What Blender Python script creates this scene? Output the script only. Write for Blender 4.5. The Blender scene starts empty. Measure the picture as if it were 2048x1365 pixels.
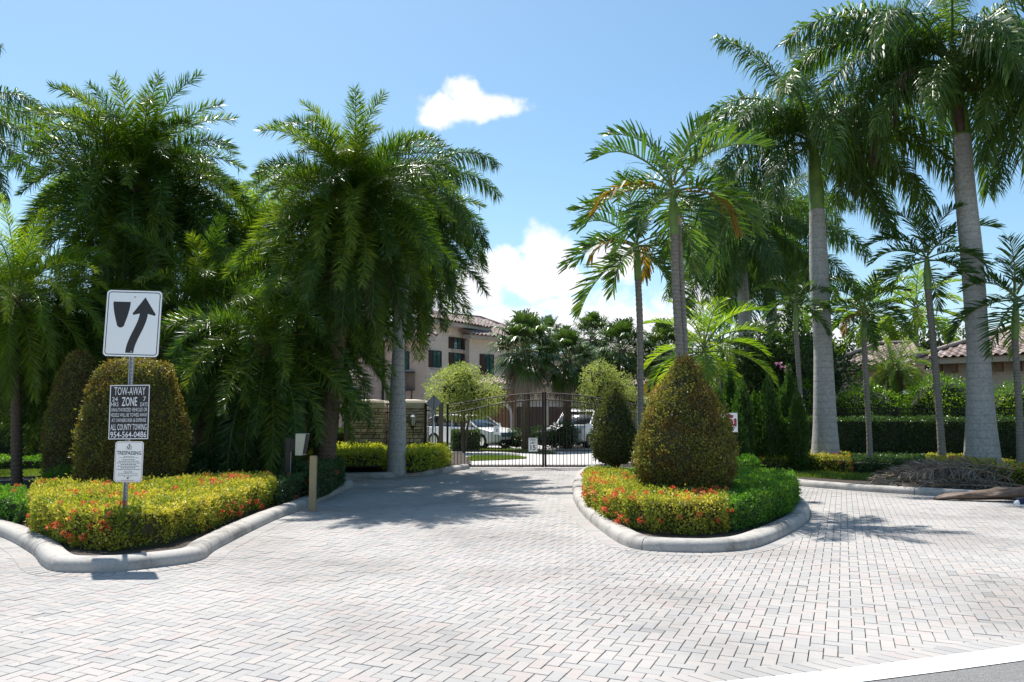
import bpy, math, random
import numpy as np
from mathutils import Vector, Matrix, Euler

rng = np.random.default_rng(11)
random.seed(11)
scene = bpy.context.scene
col = scene.collection
PI = math.pi

# ------------------------------------------------------------------ camera
F = 1550.0                      # focal length in photograph pixels
TH = math.radians(5.36)         # the camera looks slightly up
HC = 1.57
cam_d = bpy.data.cameras.new('camera')
cam_d.sensor_width = 36.0
cam_d.lens = 36.0 * F / 2048.0
cam_d.clip_start = 0.1
cam_d.clip_end = 3000.0
cam = bpy.data.objects.new('camera', cam_d)
col.objects.link(cam)
cam.location = (0, 0, HC)
cam.rotation_euler = (PI / 2 + TH, 0, 0)
scene.camera = cam

# ------------------------------------------------------------------ light
SUN_EL = math.radians(62.5)
SUN_H = Vector((-0.46, 0.888, 0)).normalized()       # towards the sun
sun_dir = Vector((SUN_H.x * math.cos(SUN_EL), SUN_H.y * math.cos(SUN_EL), math.sin(SUN_EL)))
sd = bpy.data.lights.new('sun', 'SUN')
sd.energy = 4.2
sd.angle = math.radians(0.53)
sd.color = (1.0, 0.965, 0.91)
sun = bpy.data.objects.new('sun', sd)
col.objects.link(sun)
sun.rotation_euler = (-sun_dir).to_track_quat('-Z', 'Y').to_euler()

scene.view_settings.view_transform = 'Standard'
scene.view_settings.look = 'None'
scene.view_settings.gamma = 1.0
scene.view_settings.use_curve_mapping = False
scene.view_settings.exposure = 0.85
scene.cycles.max_bounces = 8
scene.cycles.transparent_max_bounces = 8
scene.cycles.transmission_bounces = 4


def ray(px, py):
    u = (px - 1024.0) / F
    v = (682.5 - py) / F
    return Vector((u, math.cos(TH) - v * math.sin(TH), math.sin(TH) + v * math.cos(TH)))


def gp(px, py, z=0.0):
    d = ray(px, py)
    t = (z - HC) / d.z
    return (d.x * t, d.y * t)


def at(px, py, Y):
    d = ray(px, py)
    t = Y / d.y
    return Vector((d.x * t, Y, HC + d.z * t))


def xg(px, Y):
    """ground x of a point that stands at image column px and distance Y"""
    a = at(px, 900, Y)
    return a.x


# ------------------------------------------------------------------ world
world = bpy.data.worlds.new('World')
scene.world = world
world.use_nodes = True
wn, wl = world.node_tree.nodes, world.node_tree.links
wn.clear()
w_out = wn.new('ShaderNodeOutputWorld')
w_bg = wn.new('ShaderNodeBackground')
w_bg.inputs['Strength'].default_value = 1.0
sky = wn.new('ShaderNodeTexSky')
sky.sky_type = 'NISHITA'
sky.sun_disc = False
sky.sun_elevation = SUN_EL
sky.sun_rotation = math.atan2(SUN_H.x, SUN_H.y)
sky.altitude = 0
sky.air_density = 1.0
sky.dust_density = 0.7
sky.ozone_density = 1.5
SKY_STRENGTH = 0.094


def wmath(op, a, b=None, clamp=False):
    n = wn.new('ShaderNodeMath')
    n.operation = op
    n.use_clamp = clamp
    for i, v in enumerate((a, b)):
        if v is None:
            continue
        if isinstance(v, (int, float)):
            n.inputs[i].default_value = v
        else:
            wl.new(v, n.inputs[i])
    return n.outputs[0]


tc = wn.new('ShaderNodeTexCoord')
dirv = tc.outputs['Generated']
nz = wn.new('ShaderNodeTexNoise')
nz.inputs['Scale'].default_value = 9.0
nz.inputs['Detail'].default_value = 9.0
nz.inputs['Roughness'].default_value = 0.62
wl.new(dirv, nz.inputs['Vector'])
nz2 = wn.new('ShaderNodeTexNoise')
nz2.inputs['Scale'].default_value = 30.0
nz2.inputs['Detail'].default_value = 6.0
wl.new(dirv, nz2.inputs['Vector'])
CLOUDS = [(900, 222, 78, 34), (932, 186, 48, 44), (1000, 214, 84, 28), (868, 242, 48, 20), (948, 215, 60, 36), 
          (1080, 505, 62, 60), (1010, 540, 95, 60), (1060, 560, 95, 60), (965, 580, 80, 55), (1126, 568, 42, 24),
          (1200, 665, 160, 66), (1000, 650, 170, 58), (1340, 675, 170, 62), (1392, 592, 90, 70), (1236, 515, 62, 42), (1110, 610, 50, 16),
          (1560, 660, 120, 60), (880, 620, 110, 60), (700, 650, 200, 70), (1780, 690, 200, 50), (300, 700, 300, 60),
          (2500, 500, 220, 90), (-700, 420, 260, 100), (2900, 150, 160, 70)]
mask = None
for cx, cy, rx, ry in CLOUDS:
    c = ray(cx, cy)
    ln = c.length
    c = c.normalized()
    mp = wn.new('ShaderNodeVectorMath')
    mp.operation = 'SUBTRACT'
    wl.new(dirv, mp.inputs[0])
    mp.inputs[1].default_value = c
    sc_ = wn.new('ShaderNodeVectorMath')
    sc_.operation = 'MULTIPLY'
    wl.new(mp.outputs[0], sc_.inputs[0])
    sc_.inputs[1].default_value = (F * ln / rx, F * ln / rx * 0.3, F * ln / ry)
    le = wn.new('ShaderNodeVectorMath')
    le.operation = 'LENGTH'
    wl.new(sc_.outputs[0], le.inputs[0])
    v = wmath('SUBTRACT', 1.0, le.outputs['Value'])
    mask = v if mask is None else wmath('MAXIMUM', mask, v)
sepd = wn.new('ShaderNodeSeparateXYZ')
wl.new(dirv, sepd.inputs[0])
band = wmath('SUBTRACT', 0.42, wmath('MULTIPLY', wmath('ABSOLUTE', wmath('SUBTRACT', sepd.outputs['Z'], 0.10)), 5.0))  # unseen cloud band added behind the camera to brighten the sign faces
back = wmath('MULTIPLY', wmath('SUBTRACT', 0.15, sepd.outputs['Y']), 3.0, clamp=True)
band = wmath('SUBTRACT', band, wmath('MULTIPLY', wmath('SUBTRACT', 1.0, back), 2.0))
mask = wmath('MAXIMUM', mask, band)
n_c = wmath('MULTIPLY', wmath('SUBTRACT', nz.outputs['Fac'], 0.5), 2.2)
n_f = wmath('MULTIPLY', wmath('SUBTRACT', nz2.outputs['Fac'], 0.5), 1.5)
m1 = wmath('ADD', wmath('ADD', mask, n_c), n_f)
mr = wn.new('ShaderNodeMapRange')
mr.interpolation_type = 'SMOOTHSTEP'
mr.inputs['From Min'].default_value = 0.0
mr.inputs['From Max'].default_value = 0.62
wl.new(m1, mr.inputs['Value'])
shade = wn.new('ShaderNodeMapRange')
shade.inputs['From Min'].default_value = 0.1
shade.inputs['From Max'].default_value = 1.0
shade.inputs['To Min'].default_value = 1.0
shade.inputs['To Max'].default_value = 0.86
wl.new(m1, shade.inputs['Value'])
cl_col = wn.new('ShaderNodeCombineColor')
s0 = wmath('MULTIPLY', shade.outputs[0], 0.68)
wl.new(s0, cl_col.inputs[0])
wl.new(wmath('MULTIPLY', s0, 1.0), cl_col.inputs[1])
wl.new(wmath('MULTIPLY', s0, 1.06), cl_col.inputs[2])
hs = wn.new('ShaderNodeHueSaturation')
hs.inputs['Hue'].default_value = 0.486
hs.inputs['Saturation'].default_value = 1.12
hs.inputs['Value'].default_value = SKY_STRENGTH
wl.new(sky.outputs[0], hs.inputs['Color'])
mixc = wn.new('ShaderNodeMix')
mixc.data_type = 'RGBA'
wl.new(mr.outputs[0], mixc.inputs['Factor'])
wl.new(hs.outputs[0], mixc.inputs['A'])
wl.new(cl_col.outputs[0], mixc.inputs['B'])
wl.new(mixc.outputs['Result'], w_bg.inputs['Color'])
wl.new(w_bg.outputs[0], w_out.inputs['Surface'])


# ------------------------------------------------------------------ materials
MATS = {}


def newmat(name):
    m = bpy.data.materials.new(name)
    m.use_nodes = True
    n = m.node_tree.nodes
    b = n['Principled BSDF']
    MATS[name] = m
    return m, n, m.node_tree.links, b


def ramp(n, stops):
    r = n.new('ShaderNodeValToRGB')
    e = r.color_ramp.elements
    while len(e) > 1:
        e.remove(e[-1])
    e[0].position = stops[0][0]
    e[0].color = (*stops[0][1], 1)
    for p, c in stops[1:]:
        x = e.new(p)
        x.color = (*c, 1)
    return r


def plain(name, c, rough=0.6, metal=0.0, noise_amt=0.0, scale=20.0, bump=0.0, spec=None, detail=6.0):
    m, n, l, b = newmat(name)
    b.inputs['Roughness'].default_value = rough
    b.inputs['Metallic'].default_value = metal
    if spec is not None:
        b.inputs['Specular IOR Level'].default_value = spec
    b.inputs['Base Color'].default_value = (*c, 1)
    if noise_amt or bump:
        t = n.new('ShaderNodeTexCoord')
        nn = n.new('ShaderNodeTexNoise')
        nn.inputs['Scale'].default_value = scale
        nn.inputs['Detail'].default_value = detail
        nn.inputs['Roughness'].default_value = 0.65
        l.new(t.outputs['Object'], nn.inputs['Vector'])
        if noise_amt:
            r = ramp(n, [(0.25, tuple(x * (1 - noise_amt) for x in c)), (0.75, tuple(min(1, x * (1 + noise_amt)) for x in c))])
            l.new(nn.outputs['Fac'], r.inputs[0])
            l.new(r.outputs[0], b.inputs['Base Color'])
        if bump:
            bp = n.new('ShaderNodeBump')
            bp.inputs['Strength'].default_value = bump
            bp.inputs['Distance'].default_value = 0.01
            l.new(nn.outputs['Fac'], bp.inputs['Height'])
            l.new(bp.outputs[0], b.inputs['Normal'])
    return m


def leafmat(name, stops, trans=0.38, tcol=(1.6, 1.7, 0.6), rough=0.42, patch=None, patch_scale=1.5, obj_var=0.0, spec=0.5):
    """leaves: per-leaf colour from attribute var, part of the light goes through"""
    m, n, l, b = newmat(name)
    at_ = n.new('ShaderNodeAttribute')
    at_.attribute_name = 'var'
    fac = at_.outputs['Fac']
    if obj_var:
        oi = n.new('ShaderNodeObjectInfo')
        a = n.new('ShaderNodeMath')
        a.operation = 'MULTIPLY_ADD'
        l.new(oi.outputs['Random'], a.inputs[0])
        a.inputs[1].default_value = obj_var
        a.inputs[2].default_value = -obj_var / 2
        a2 = n.new('ShaderNodeMath')
        a2.operation = 'ADD'
        l.new(fac, a2.inputs[0])
        l.new(a.outputs[0], a2.inputs[1])
        fac = a2.outputs[0]
    r = ramp(n, stops)
    l.new(fac, r.inputs[0])
    colr = r.outputs[0]
    if patch:
        t = n.new('ShaderNodeNewGeometry')
        nn = n.new('ShaderNodeTexNoise')
        nn.inputs['Scale'].default_value = patch_scale
        nn.inputs['Detail'].default_value = 3.0
        l.new(t.outputs['Position'], nn.inputs['Vector'])
        mrr = n.new('ShaderNodeMapRange')
        mrr.inputs['From Min'].default_value = 0.46
        mrr.inputs['From Max'].default_value = 0.60
        l.new(nn.outputs['Fac'], mrr.inputs['Value'])
        r2 = ramp(n, patch)
        l.new(fac, r2.inputs[0])
        mx = n.new('ShaderNodeMix')
        mx.data_type = 'RGBA'
        l.new(mrr.outputs[0], mx.inputs['Factor'])
        l.new(colr, mx.inputs['A'])
        l.new(r2.outputs[0], mx.inputs['B'])
        colr = mx.outputs['Result']
    l.new(colr, b.inputs['Base Color'])
    b.inputs['Roughness'].default_value = rough
    b.inputs['Specular IOR Level'].default_value = spec
    tr = n.new('ShaderNodeBsdfTranslucent')
    mul = n.new('ShaderNodeMix')
    mul.data_type = 'RGBA'
    mul.blend_type = 'MULTIPLY'
    mul.inputs['Factor'].default_value = 1.0
    mul.inputs['B'].default_value = (*tcol, 1)
    l.new(colr, mul.inputs['A'])
    l.new(mul.outputs['Result'], tr.inputs['Color'])
    mixs = n.new('ShaderNodeMixShader')
    mixs.inputs[0].default_value = trans
    l.new(b.outputs[0], mixs.inputs[1])
    l.new(tr.outputs[0], mixs.inputs[2])
    l.new(mixs.outputs[0], n['Material Output'].inputs['Surface'])
    return m


# foliage
M_PHOENIX = leafmat('date_palm_leaf', [(0.0, (0.025, 0.065, 0.010)), (0.5, (0.062, 0.13, 0.017)), (1.0, (0.22, 0.28, 0.03))], obj_var=0.6, rough=0.34, trans=0.44, tcol=(1.7, 1.7, 0.55))
M_PHOENIX_B = leafmat('bright_palm_leaf', [(0.0, (0.07, 0.15, 0.015)), (0.5, (0.16, 0.27, 0.025)), (1.0, (0.34, 0.40, 0.045))], obj_var=0.5, rough=0.38, trans=0.5, tcol=(1.7, 1.6, 0.5))
M_ROYAL = leafmat('royal_palm_leaf', [(0.0, (0.045, 0.085, 0.018)), (0.5, (0.075, 0.145, 0.026)), (1.0, (0.18, 0.25, 0.045))], obj_var=0.5, rough=0.36, trans=0.38)
M_ADON = leafmat('broad_palm_leaf', [(0.0, (0.03, 0.07, 0.015)), (0.5, (0.055, 0.12, 0.02)), (1.0, (0.14, 0.20, 0.03))], obj_var=0.5, rough=0.36)
M_YELLOWF = leafmat('yellowing_palm_leaf', [(0.0, (0.10, 0.10, 0.015)), (0.5, (0.26, 0.19, 0.02)), (1.0, (0.34, 0.17, 0.02))], obj_var=0.4, tcol=(1.5, 1.3, 0.6))
M_SABAL = leafmat('fan_palm_leaf', [(0.0, (0.035, 0.07, 0.022)), (0.5, (0.065, 0.12, 0.03)), (1.0, (0.14, 0.2, 0.06))], obj_var=0.4, rough=0.36, trans=0.25)
M_DEADF = leafmat('dead_palm_leaf', [(0.0, (0.14, 0.10, 0.07)), (0.5, (0.26, 0.21, 0.16)), (1.0, (0.42, 0.36, 0.29))], trans=0.12, tcol=(1, 1, 1), rough=0.6, obj_var=0.2)
M_RUSTF = leafmat('rusty_palm_leaf', [(0.0, (0.16, 0.06, 0.02)), (0.5, (0.28, 0.11, 0.03)), (1.0, (0.34, 0.17, 0.05))], trans=0.25, tcol=(1.2, 1, 0.8), rough=0.6)
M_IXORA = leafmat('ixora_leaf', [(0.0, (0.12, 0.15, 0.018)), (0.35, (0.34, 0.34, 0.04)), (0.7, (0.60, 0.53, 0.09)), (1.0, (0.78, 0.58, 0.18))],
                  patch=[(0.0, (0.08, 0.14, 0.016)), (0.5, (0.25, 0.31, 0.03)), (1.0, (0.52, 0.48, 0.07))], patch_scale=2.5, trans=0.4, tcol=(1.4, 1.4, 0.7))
M_GREEN = leafmat('clipped_green_leaf', [(0.0, (0.04, 0.12, 0.014)), (0.5, (0.09, 0.22, 0.022)), (1.0, (0.24, 0.36, 0.045))], trans=0.4)
M_TOPI = leafmat('topiary_leaf', [(0.0, (0.06, 0.075, 0.016)), (0.4, (0.17, 0.18, 0.035)), (0.75, (0.38, 0.34, 0.07)), (1.0, (0.70, 0.58, 0.20))],
                 patch=[(0.0, (0.08, 0.07, 0.016)), (0.5, (0.21, 0.15, 0.03)), (1.0, (0.38, 0.23, 0.07))], patch_scale=3.2, trans=0.38, tcol=(1.5, 1.4, 0.7), rough=0.42)
M_TOPI_G = leafmat('green_topiary_leaf', [(0.0, (0.03, 0.05, 0.012)), (0.4, (0.065, 0.09, 0.018)), (0.75, (0.15, 0.17, 0.035)), (1.0, (0.40, 0.38, 0.10))], trans=0.33, tcol=(1.5, 1.4, 0.7), rough=0.3)
M_DARKH = leafmat('dark_hedge_leaf', [(0.0, (0.025, 0.06, 0.018)), (0.5, (0.05, 0.105, 0.026)), (1.0, (0.13, 0.19, 0.06))], trans=0.25, rough=0.3)
M_FICUS = leafmat('round_hedge_leaf', [(0.0, (0.05, 0.13, 0.014)), (0.5, (0.15, 0.27, 0.025)), (1.0, (0.36, 0.44, 0.05))], trans=0.4, rough=0.32)
M_GOLD = leafmat('golden_hedge_leaf', [(0.0, (0.16, 0.24, 0.02)), (0.5, (0.42, 0.46, 0.04)), (1.0, (0.68, 0.66, 0.10))], trans=0.4, tcol=(1.3, 1.3, 0.6))
M_PALE = leafmat('pale_tree_leaf', [(0.0, (0.22, 0.29, 0.08)), (0.5, (0.42, 0.48, 0.15)), (1.0, (0.64, 0.66, 0.26))], trans=0.4, tcol=(1.2, 1.2, 0.7))
M_TREE = leafmat('background_tree_leaf', [(0.0, (0.022, 0.05, 0.012)), (0.5, (0.05, 0.10, 0.02)), (1.0, (0.13, 0.19, 0.035))], trans=0.35)
M_JUNI = leafmat('juniper_leaf', [(0.0, (0.03, 0.075, 0.012)), (0.5, (0.065, 0.14, 0.02)), (1.0, (0.14, 0.22, 0.035))], trans=0.35)
M_GRASS = leafmat('grass_blade', [(0.0, (0.06, 0.12, 0.02)), (0.5, (0.14, 0.22, 0.03)), (1.0, (0.30, 0.30, 0.07))], trans=0.35)
M_FLOWER = leafmat('ixora_petal', [(0.0, (0.70, 0.07, 0.03)), (0.6, (0.85, 0.14, 0.06)), (1.0, (0.9, 0.32, 0.14))], trans=0.35, tcol=(1.0, 1.0, 1.0), obj_var=0.4)
M_PINK = leafmat('pink_petal', [(0.0, (0.6, 0.2, 0.4)), (1.0, (0.8, 0.4, 0.6))], trans=0.3, tcol=(1, 1, 1))
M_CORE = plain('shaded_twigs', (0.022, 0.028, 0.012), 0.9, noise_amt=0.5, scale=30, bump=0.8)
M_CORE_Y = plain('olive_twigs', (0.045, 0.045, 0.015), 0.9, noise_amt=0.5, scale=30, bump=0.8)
M_PETIOLE = plain('palm_rachis', (0.15, 0.20, 0.05), 0.45)
M_BROWN_RACHIS = plain('dry_rachis', (0.28, 0.19, 0.11), 0.6)
M_TWIG = plain('twig_bark', (0.10, 0.075, 0.05), 0.85, noise_amt=0.4, scale=40)


def trunkmat(name, c, ring_scale, dark=0.55, patch=0.0):
    m, n, l, b = newmat(name)
    t = n.new('ShaderNodeTexCoord')
    sep = n.new('ShaderNodeSeparateXYZ')
    l.new(t.outputs['Object'], sep.inputs[0])
    nn = n.new('ShaderNodeTexNoise')
    nn.inputs['Scale'].default_value = 2.5
    nn.inputs['Detail'].default_value = 8
    nn.inputs['Roughness'].default_value = 0.7
    l.new(t.outputs['Object'], nn.inputs['Vector'])
    a = n.new('ShaderNodeMath')
    a.operation = 'MULTIPLY_ADD'
    l.new(nn.outputs['Fac'], a.inputs[0])
    a.inputs[1].default_value = 0.05
    l.new(sep.outputs['Z'], a.inputs[2])
    w = n.new('ShaderNodeMath')
    w.operation = 'MULTIPLY'
    l.new(a.outputs[0], w.inputs[0])
    w.inputs[1].default_value = ring_scale
    fr = n.new('ShaderNodeMath')
    fr.operation = 'FRACT'
    l.new(w.outputs[0], fr.inputs[0])
    rr = ramp(n, [(0.0, (1, 1, 1)), (0.12, (dark, dark, dark)), (0.2, (0.95, 0.95, 0.95)), (1.0, (1, 1, 1))])
    l.new(fr.outputs[0], rr.inputs[0])
    n3 = n.new('ShaderNodeTexNoise')
    n3.inputs['Scale'].default_value = 14
    n3.inputs['Detail'].default_value = 8
    n3.inputs['Roughness'].default_value = 0.7
    l.new(t.outputs['Object'], n3.inputs['Vector'])
    base = ramp(n, [(0.3, tuple(x * 0.62 for x in c)), (0.5, c), (0.72, tuple(min(1, x * 1.3) for x in c))])
    l.new(n3.outputs['Fac'], base.inputs[0])
    mx = n.new('ShaderNodeMix')
    mx.data_type = 'RGBA'
    mx.blend_type = 'MULTIPLY'
    mx.inputs['Factor'].default_value = 1
    l.new(base.outputs[0], mx.inputs['A'])
    l.new(rr.outputs[0], mx.inputs['B'])
    out = mx.outputs['Result']
    if patch:
        # dark weathering growing from the foot of the trunk
        n4 = n.new('ShaderNodeTexNoise')
        n4.inputs['Scale'].default_value = 3.0
        n4.inputs['Detail'].default_value = 6
        l.new(t.outputs['Object'], n4.inputs['Vector'])
        s = n.new('ShaderNodeMath')
        s.operation = 'MULTIPLY_ADD'
        l.new(n4.outputs['Fac'], s.inputs[0])
        s.inputs[1].default_value = -3.2
        l.new(sep.outputs['Z'], s.inputs[2])
        m2 = n.new('ShaderNodeMapRange')
        m2.inputs['From Min'].default_value = -1.25 + patch
        m2.inputs['From Max'].default_value = -0.75 + patch
        m2.inputs['To Min'].default_value = 1
        m2.inputs['To Max'].default_value = 0
        l.new(s.outputs[0], m2.inputs['Value'])
        mx2 = n.new('ShaderNodeMix')
        mx2.data_type = 'RGBA'
        l.new(m2.outputs[0], mx2.inputs['Factor'])
        l.new(out, mx2.inputs['A'])
        mx2.inputs['B'].default_value = (0.07, 0.055, 0.045, 1)
        out = mx2.outputs['Result']
    l.new(out, b.inputs['Base Color'])
    b.inputs['Roughness'].default_value = 0.75
    bp = n.new('ShaderNodeBump')
    bp.inputs['Strength'].default_value = 0.5
    bp.inputs['Distance'].default_value = 0.02
    l.new(mx.outputs['Result'], bp.inputs['Height'])
    l.new(bp.outputs[0], b.inputs['Normal'])
    return m


M_ROYTRUNK = trunkmat('royal_trunk_bark', (0.42, 0.405, 0.38), 5.6, 0.74, patch=0.0)
M_THINTRUNK = trunkmat('ringed_trunk_bark', (0.24, 0.215, 0.18), 14.0, 0.4)
M_FIBER = plain('fibrous_trunk', (0.13, 0.095, 0.06), 0.9, noise_amt=0.5, scale=25, bump=1.0)
M_SHAFT = plain('green_crownshaft', (0.17, 0.27, 0.06), 0.35, noise_amt=0.35, scale=4)
M_SHAFT_BROWN = plain('brown_sheath', (0.115, 0.075, 0.052), 0.6, noise_amt=0.6, scale=5, bump=0.8)
M_STUMP = plain('pale_broken_sheath', (0.55, 0.38, 0.26), 0.6, noise_amt=0.2, scale=9)

# hard surfaces
PAVE = [(0.0, (0.345, 0.335, 0.325)), (0.25, (0.375, 0.36, 0.343)), (0.5, (0.395, 0.372, 0.35)), (0.78, (0.41, 0.38, 0.355)), (0.9, (0.40, 0.352, 0.328)), (0.97, (0.365, 0.355, 0.35)), (1.0, (0.29, 0.282, 0.275))]


def pavemat(name, source):
    m, n, l, b = newmat(name)
    if source == 'attr':
        s = n.new('ShaderNodeAttribute')
        s.attribute_name = 'var'
        fac = s.outputs['Fac']
    else:
        s = n.new('ShaderNodeObjectInfo')
        fac = s.outputs['Random']
    r = ramp(n, PAVE)
    l.new(fac, r.inputs[0])
    g = n.new('ShaderNodeNewGeometry')
    n1 = n.new('ShaderNodeTexNoise')
    n1.inputs['Scale'].default_value = 220
    n1.inputs['Detail'].default_value = 4
    n1.inputs['Roughness'].default_value = 0.8
    l.new(g.outputs['Position'], n1.inputs['Vector'])
    r1 = ramp(n, [(0.3, (0.72, 0.71, 0.70)), (0.5, (0.97, 0.97, 0.97)), (0.7, (1.2, 1.2, 1.2))])
    l.new(n1.outputs['Fac'], r1.inputs[0])
    n2 = n.new('ShaderNodeTexNoise')
    n2.inputs['Scale'].default_value = 0.55
    n2.inputs['Detail'].default_value = 5
    l.new(g.outputs['Position'], n2.inputs['Vector'])
    r2 = ramp(n, [(0.36, (0.80, 0.79, 0.78)), (0.5, (0.96, 0.96, 0.96)), (0.65, (1.05, 1.05, 1.05))])
    l.new(n2.outputs['Fac'], r2.inputs[0])
    x = n.new('ShaderNodeMix')
    x.data_type = 'RGBA'
    x.blend_type = 'MULTIPLY'
    x.inputs['Factor'].default_value = 1
    l.new(r.outputs[0], x.inputs['A'])
    l.new(r1.outputs[0], x.inputs['B'])
    y = n.new('ShaderNodeMix')
    y.data_type = 'RGBA'
    y.blend_type = 'MULTIPLY'
    y.inputs['Factor'].default_value = 1
    l.new(x.outputs['Result'], y.inputs['A'])
    l.new(r2.outputs[0], y.inputs['B'])
    l.new(y.outputs['Result'], b.inputs['Base Color'])
    b.inputs['Roughness'].default_value = 0.85
    b.inputs['Specular IOR Level'].default_value = 0.25
    bp = n.new('ShaderNodeBump')
    bp.inputs['Strength'].default_value = 0.35
    bp.inputs['Distance'].default_value = 0.002
    l.new(n1.outputs['Fac'], bp.inputs['Height'])
    l.new(bp.outputs[0], b.inputs['Normal'])
    return m


M_PAVE = pavemat('paver_concrete', 'attr')
M_PAVE_O = pavemat('paver_concrete_single', 'obj')
M_JOINT = plain('joint_sand', (0.15, 0.137, 0.122), 0.95, noise_amt=0.3, scale=40)
M_FARPAVE = plain('distant_paving', (0.50, 0.48, 0.46), 0.9, noise_amt=0.12, scale=2.0)
M_KERB = None


def stained(name, c, scale, stain, lo=0.50, hi=0.72, rough=0.85):
    m, n, l, b = newmat(name)
    g = n.new('ShaderNodeNewGeometry')
    n1 = n.new('ShaderNodeTexNoise')
    n1.inputs['Scale'].default_value = scale
    n1.inputs['Detail'].default_value = 9
    n1.inputs['Roughness'].default_value = 0.72
    l.new(g.outputs['Position'], n1.inputs['Vector'])
    r = ramp(n, [(lo, c), (hi, stain)])
    l.new(n1.outputs['Fac'], r.inputs[0])
    n2 = n.new('ShaderNodeTexNoise')
    n2.inputs['Scale'].default_value = scale * 22
    n2.inputs['Detail'].default_value = 4
    l.new(g.outputs['Position'], n2.inputs['Vector'])
    r2 = ramp(n, [(0.3, (0.85, 0.85, 0.85)), (0.7, (1.08, 1.08, 1.08))])
    l.new(n2.outputs['Fac'], r2.inputs[0])
    x = n.new('ShaderNodeMix')
    x.data_type = 'RGBA'
    x.blend_type = 'MULTIPLY'
    x.inputs['Factor'].default_value = 1
    l.new(r.outputs[0], x.inputs['A'])
    l.new(r2.outputs[0], x.inputs['B'])
    l.new(x.outputs['Result'], b.inputs['Base Color'])
    b.inputs['Roughness'].default_value = rough
    bp = n.new('ShaderNodeBump')
    bp.inputs['Strength'].default_value = 0.4
    bp.inputs['Distance'].default_value = 0.004
    l.new(n2.outputs['Fac'], bp.inputs['Height'])
    l.new(bp.outputs[0], b.inputs['Normal'])
    return m


M_KERB = stained('kerb_concrete', (0.42, 0.395, 0.365), 2.4, (0.12, 0.11, 0.095), 0.48, 0.72)
M_ASPHALT = plain('asphalt', (0.19, 0.185, 0.18), 0.9, noise_amt=0.7, scale=130, bump=0.7)
M_WHITELINE = stained('white_road_paint', (0.80, 0.79, 0.76), 3.0, (0.62, 0.61, 0.58), 0.55, 0.8, 0.6)
M_MULCH = plain('dark_mulch', (0.045, 0.032, 0.022), 0.95, noise_amt=0.7, scale=25, bump=1.0)
M_SOIL = plain('lawn_soil', (0.10, 0.12, 0.045), 0.95, noise_amt=0.4, scale=3)
M_PATH = stained('pale_path', (0.55, 0.53, 0.50), 3, (0.4, 0.38, 0.36))
M_WALL_P = stained('pink_stucco', (0.76, 0.67, 0.59), 0.6, (0.69, 0.60, 0.52))
M_WALL_T = stained('shade_tinted_stucco', (0.58, 0.43, 0.35), 0.6, (0.52, 0.37, 0.30))  # pink stucco made browner: the left wing's shade put into the colour
M_CREAM = stained('cream_stucco', (0.62, 0.53, 0.42), 0.8, (0.54, 0.46, 0.36))
M_TRIM = plain('grey_white_trim', (0.50, 0.455, 0.43), 0.7)
M_TILE = leafmat('clay_roof_tile', [(0.0, (0.15, 0.11, 0.095)), (0.5, (0.26, 0.20, 0.175)), (1.0, (0.36, 0.29, 0.26))], trans=0.0, rough=0.8, obj_var=0.0)


def objvar(name, stops, rough=0.8, scale=30.0, bump=0.5):
    m, n, l, b = newmat(name)
    s = n.new('ShaderNodeObjectInfo')
    r = ramp(n, stops)
    l.new(s.outputs['Random'], r.inputs[0])
    t = n.new('ShaderNodeTexCoord')
    n1 = n.new('ShaderNodeTexNoise')
    n1.inputs['Scale'].default_value = scale
    n1.inputs['Detail'].default_value = 6
    l.new(t.outputs['Object'], n1.inputs['Vector'])
    r1 = ramp(n, [(0.3, (0.7, 0.7, 0.7)), (0.7, (1.15, 1.15, 1.15))])
    l.new(n1.outputs['Fac'], r1.inputs[0])
    x = n.new('ShaderNodeMix')
    x.data_type = 'RGBA'
    x.blend_type = 'MULTIPLY'
    x.inputs['Factor'].default_value = 1
    l.new(r.outputs[0], x.inputs['A'])
    l.new(r1.outputs[0], x.inputs['B'])
    l.new(x.outputs['Result'], b.inputs['Base Color'])
    b.inputs['Roughness'].default_value = rough
    bp = n.new('ShaderNodeBump')
    bp.inputs['Strength'].default_value = bump
    bp.inputs['Distance'].default_value = 0.01
    l.new(n1.outputs['Fac'], bp.inputs['Height'])
    l.new(bp.outputs[0], b.inputs['Normal'])
    return m


M_TILE_O = objvar('clay_roof_tile_single', [(0.0, (0.20, 0.14, 0.12)), (0.5, (0.30, 0.225, 0.195)), (1.0, (0.40, 0.33, 0.30))], 0.8, 8)
M_STONE = objvar('ledge_stone', [(0.0, (0.30, 0.26, 0.22)), (0.3, (0.46, 0.40, 0.31)), (0.6, (0.56, 0.48, 0.36)), (0.85, (0.60, 0.54, 0.46)), (1.0, (0.52, 0.36, 0.17))], 0.85, 12, 0.8)
M_MORTAR = plain('dark_mortar', (0.07, 0.06, 0.05), 0.95)
M_CAPSTONE = stained('cast_stone', (0.66, 0.58, 0.45), 3.0, (0.36, 0.31, 0.24))
M_IRON = plain('dark_bronze_iron', (0.020, 0.014, 0.012), 0.7, noise_amt=0.3, scale=8)
M_BLACK = plain('black_metal', (0.012, 0.012, 0.014), 0.4)
M_SHUTTER = plain('dark_brown_shutter', (0.05, 0.028, 0.02), 0.6)
M_GARAGE = plain('dark_brown_door', (0.075, 0.048, 0.036), 0.6)
M_WOOD = plain('brown_wood', (0.22, 0.12, 0.06), 0.7, noise_amt=0.3, scale=12)
M_GLASS = plain('window_glass', (0.03, 0.10, 0.11), 0.08, spec=0.9)
M_DARKGLASS = plain('car_glass', (0.015, 0.02, 0.022), 0.05, spec=0.9)
M_GALV = plain('galvanised_steel', (0.45, 0.47, 0.49), 0.45, 0.6, noise_amt=0.15, scale=12)
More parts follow.
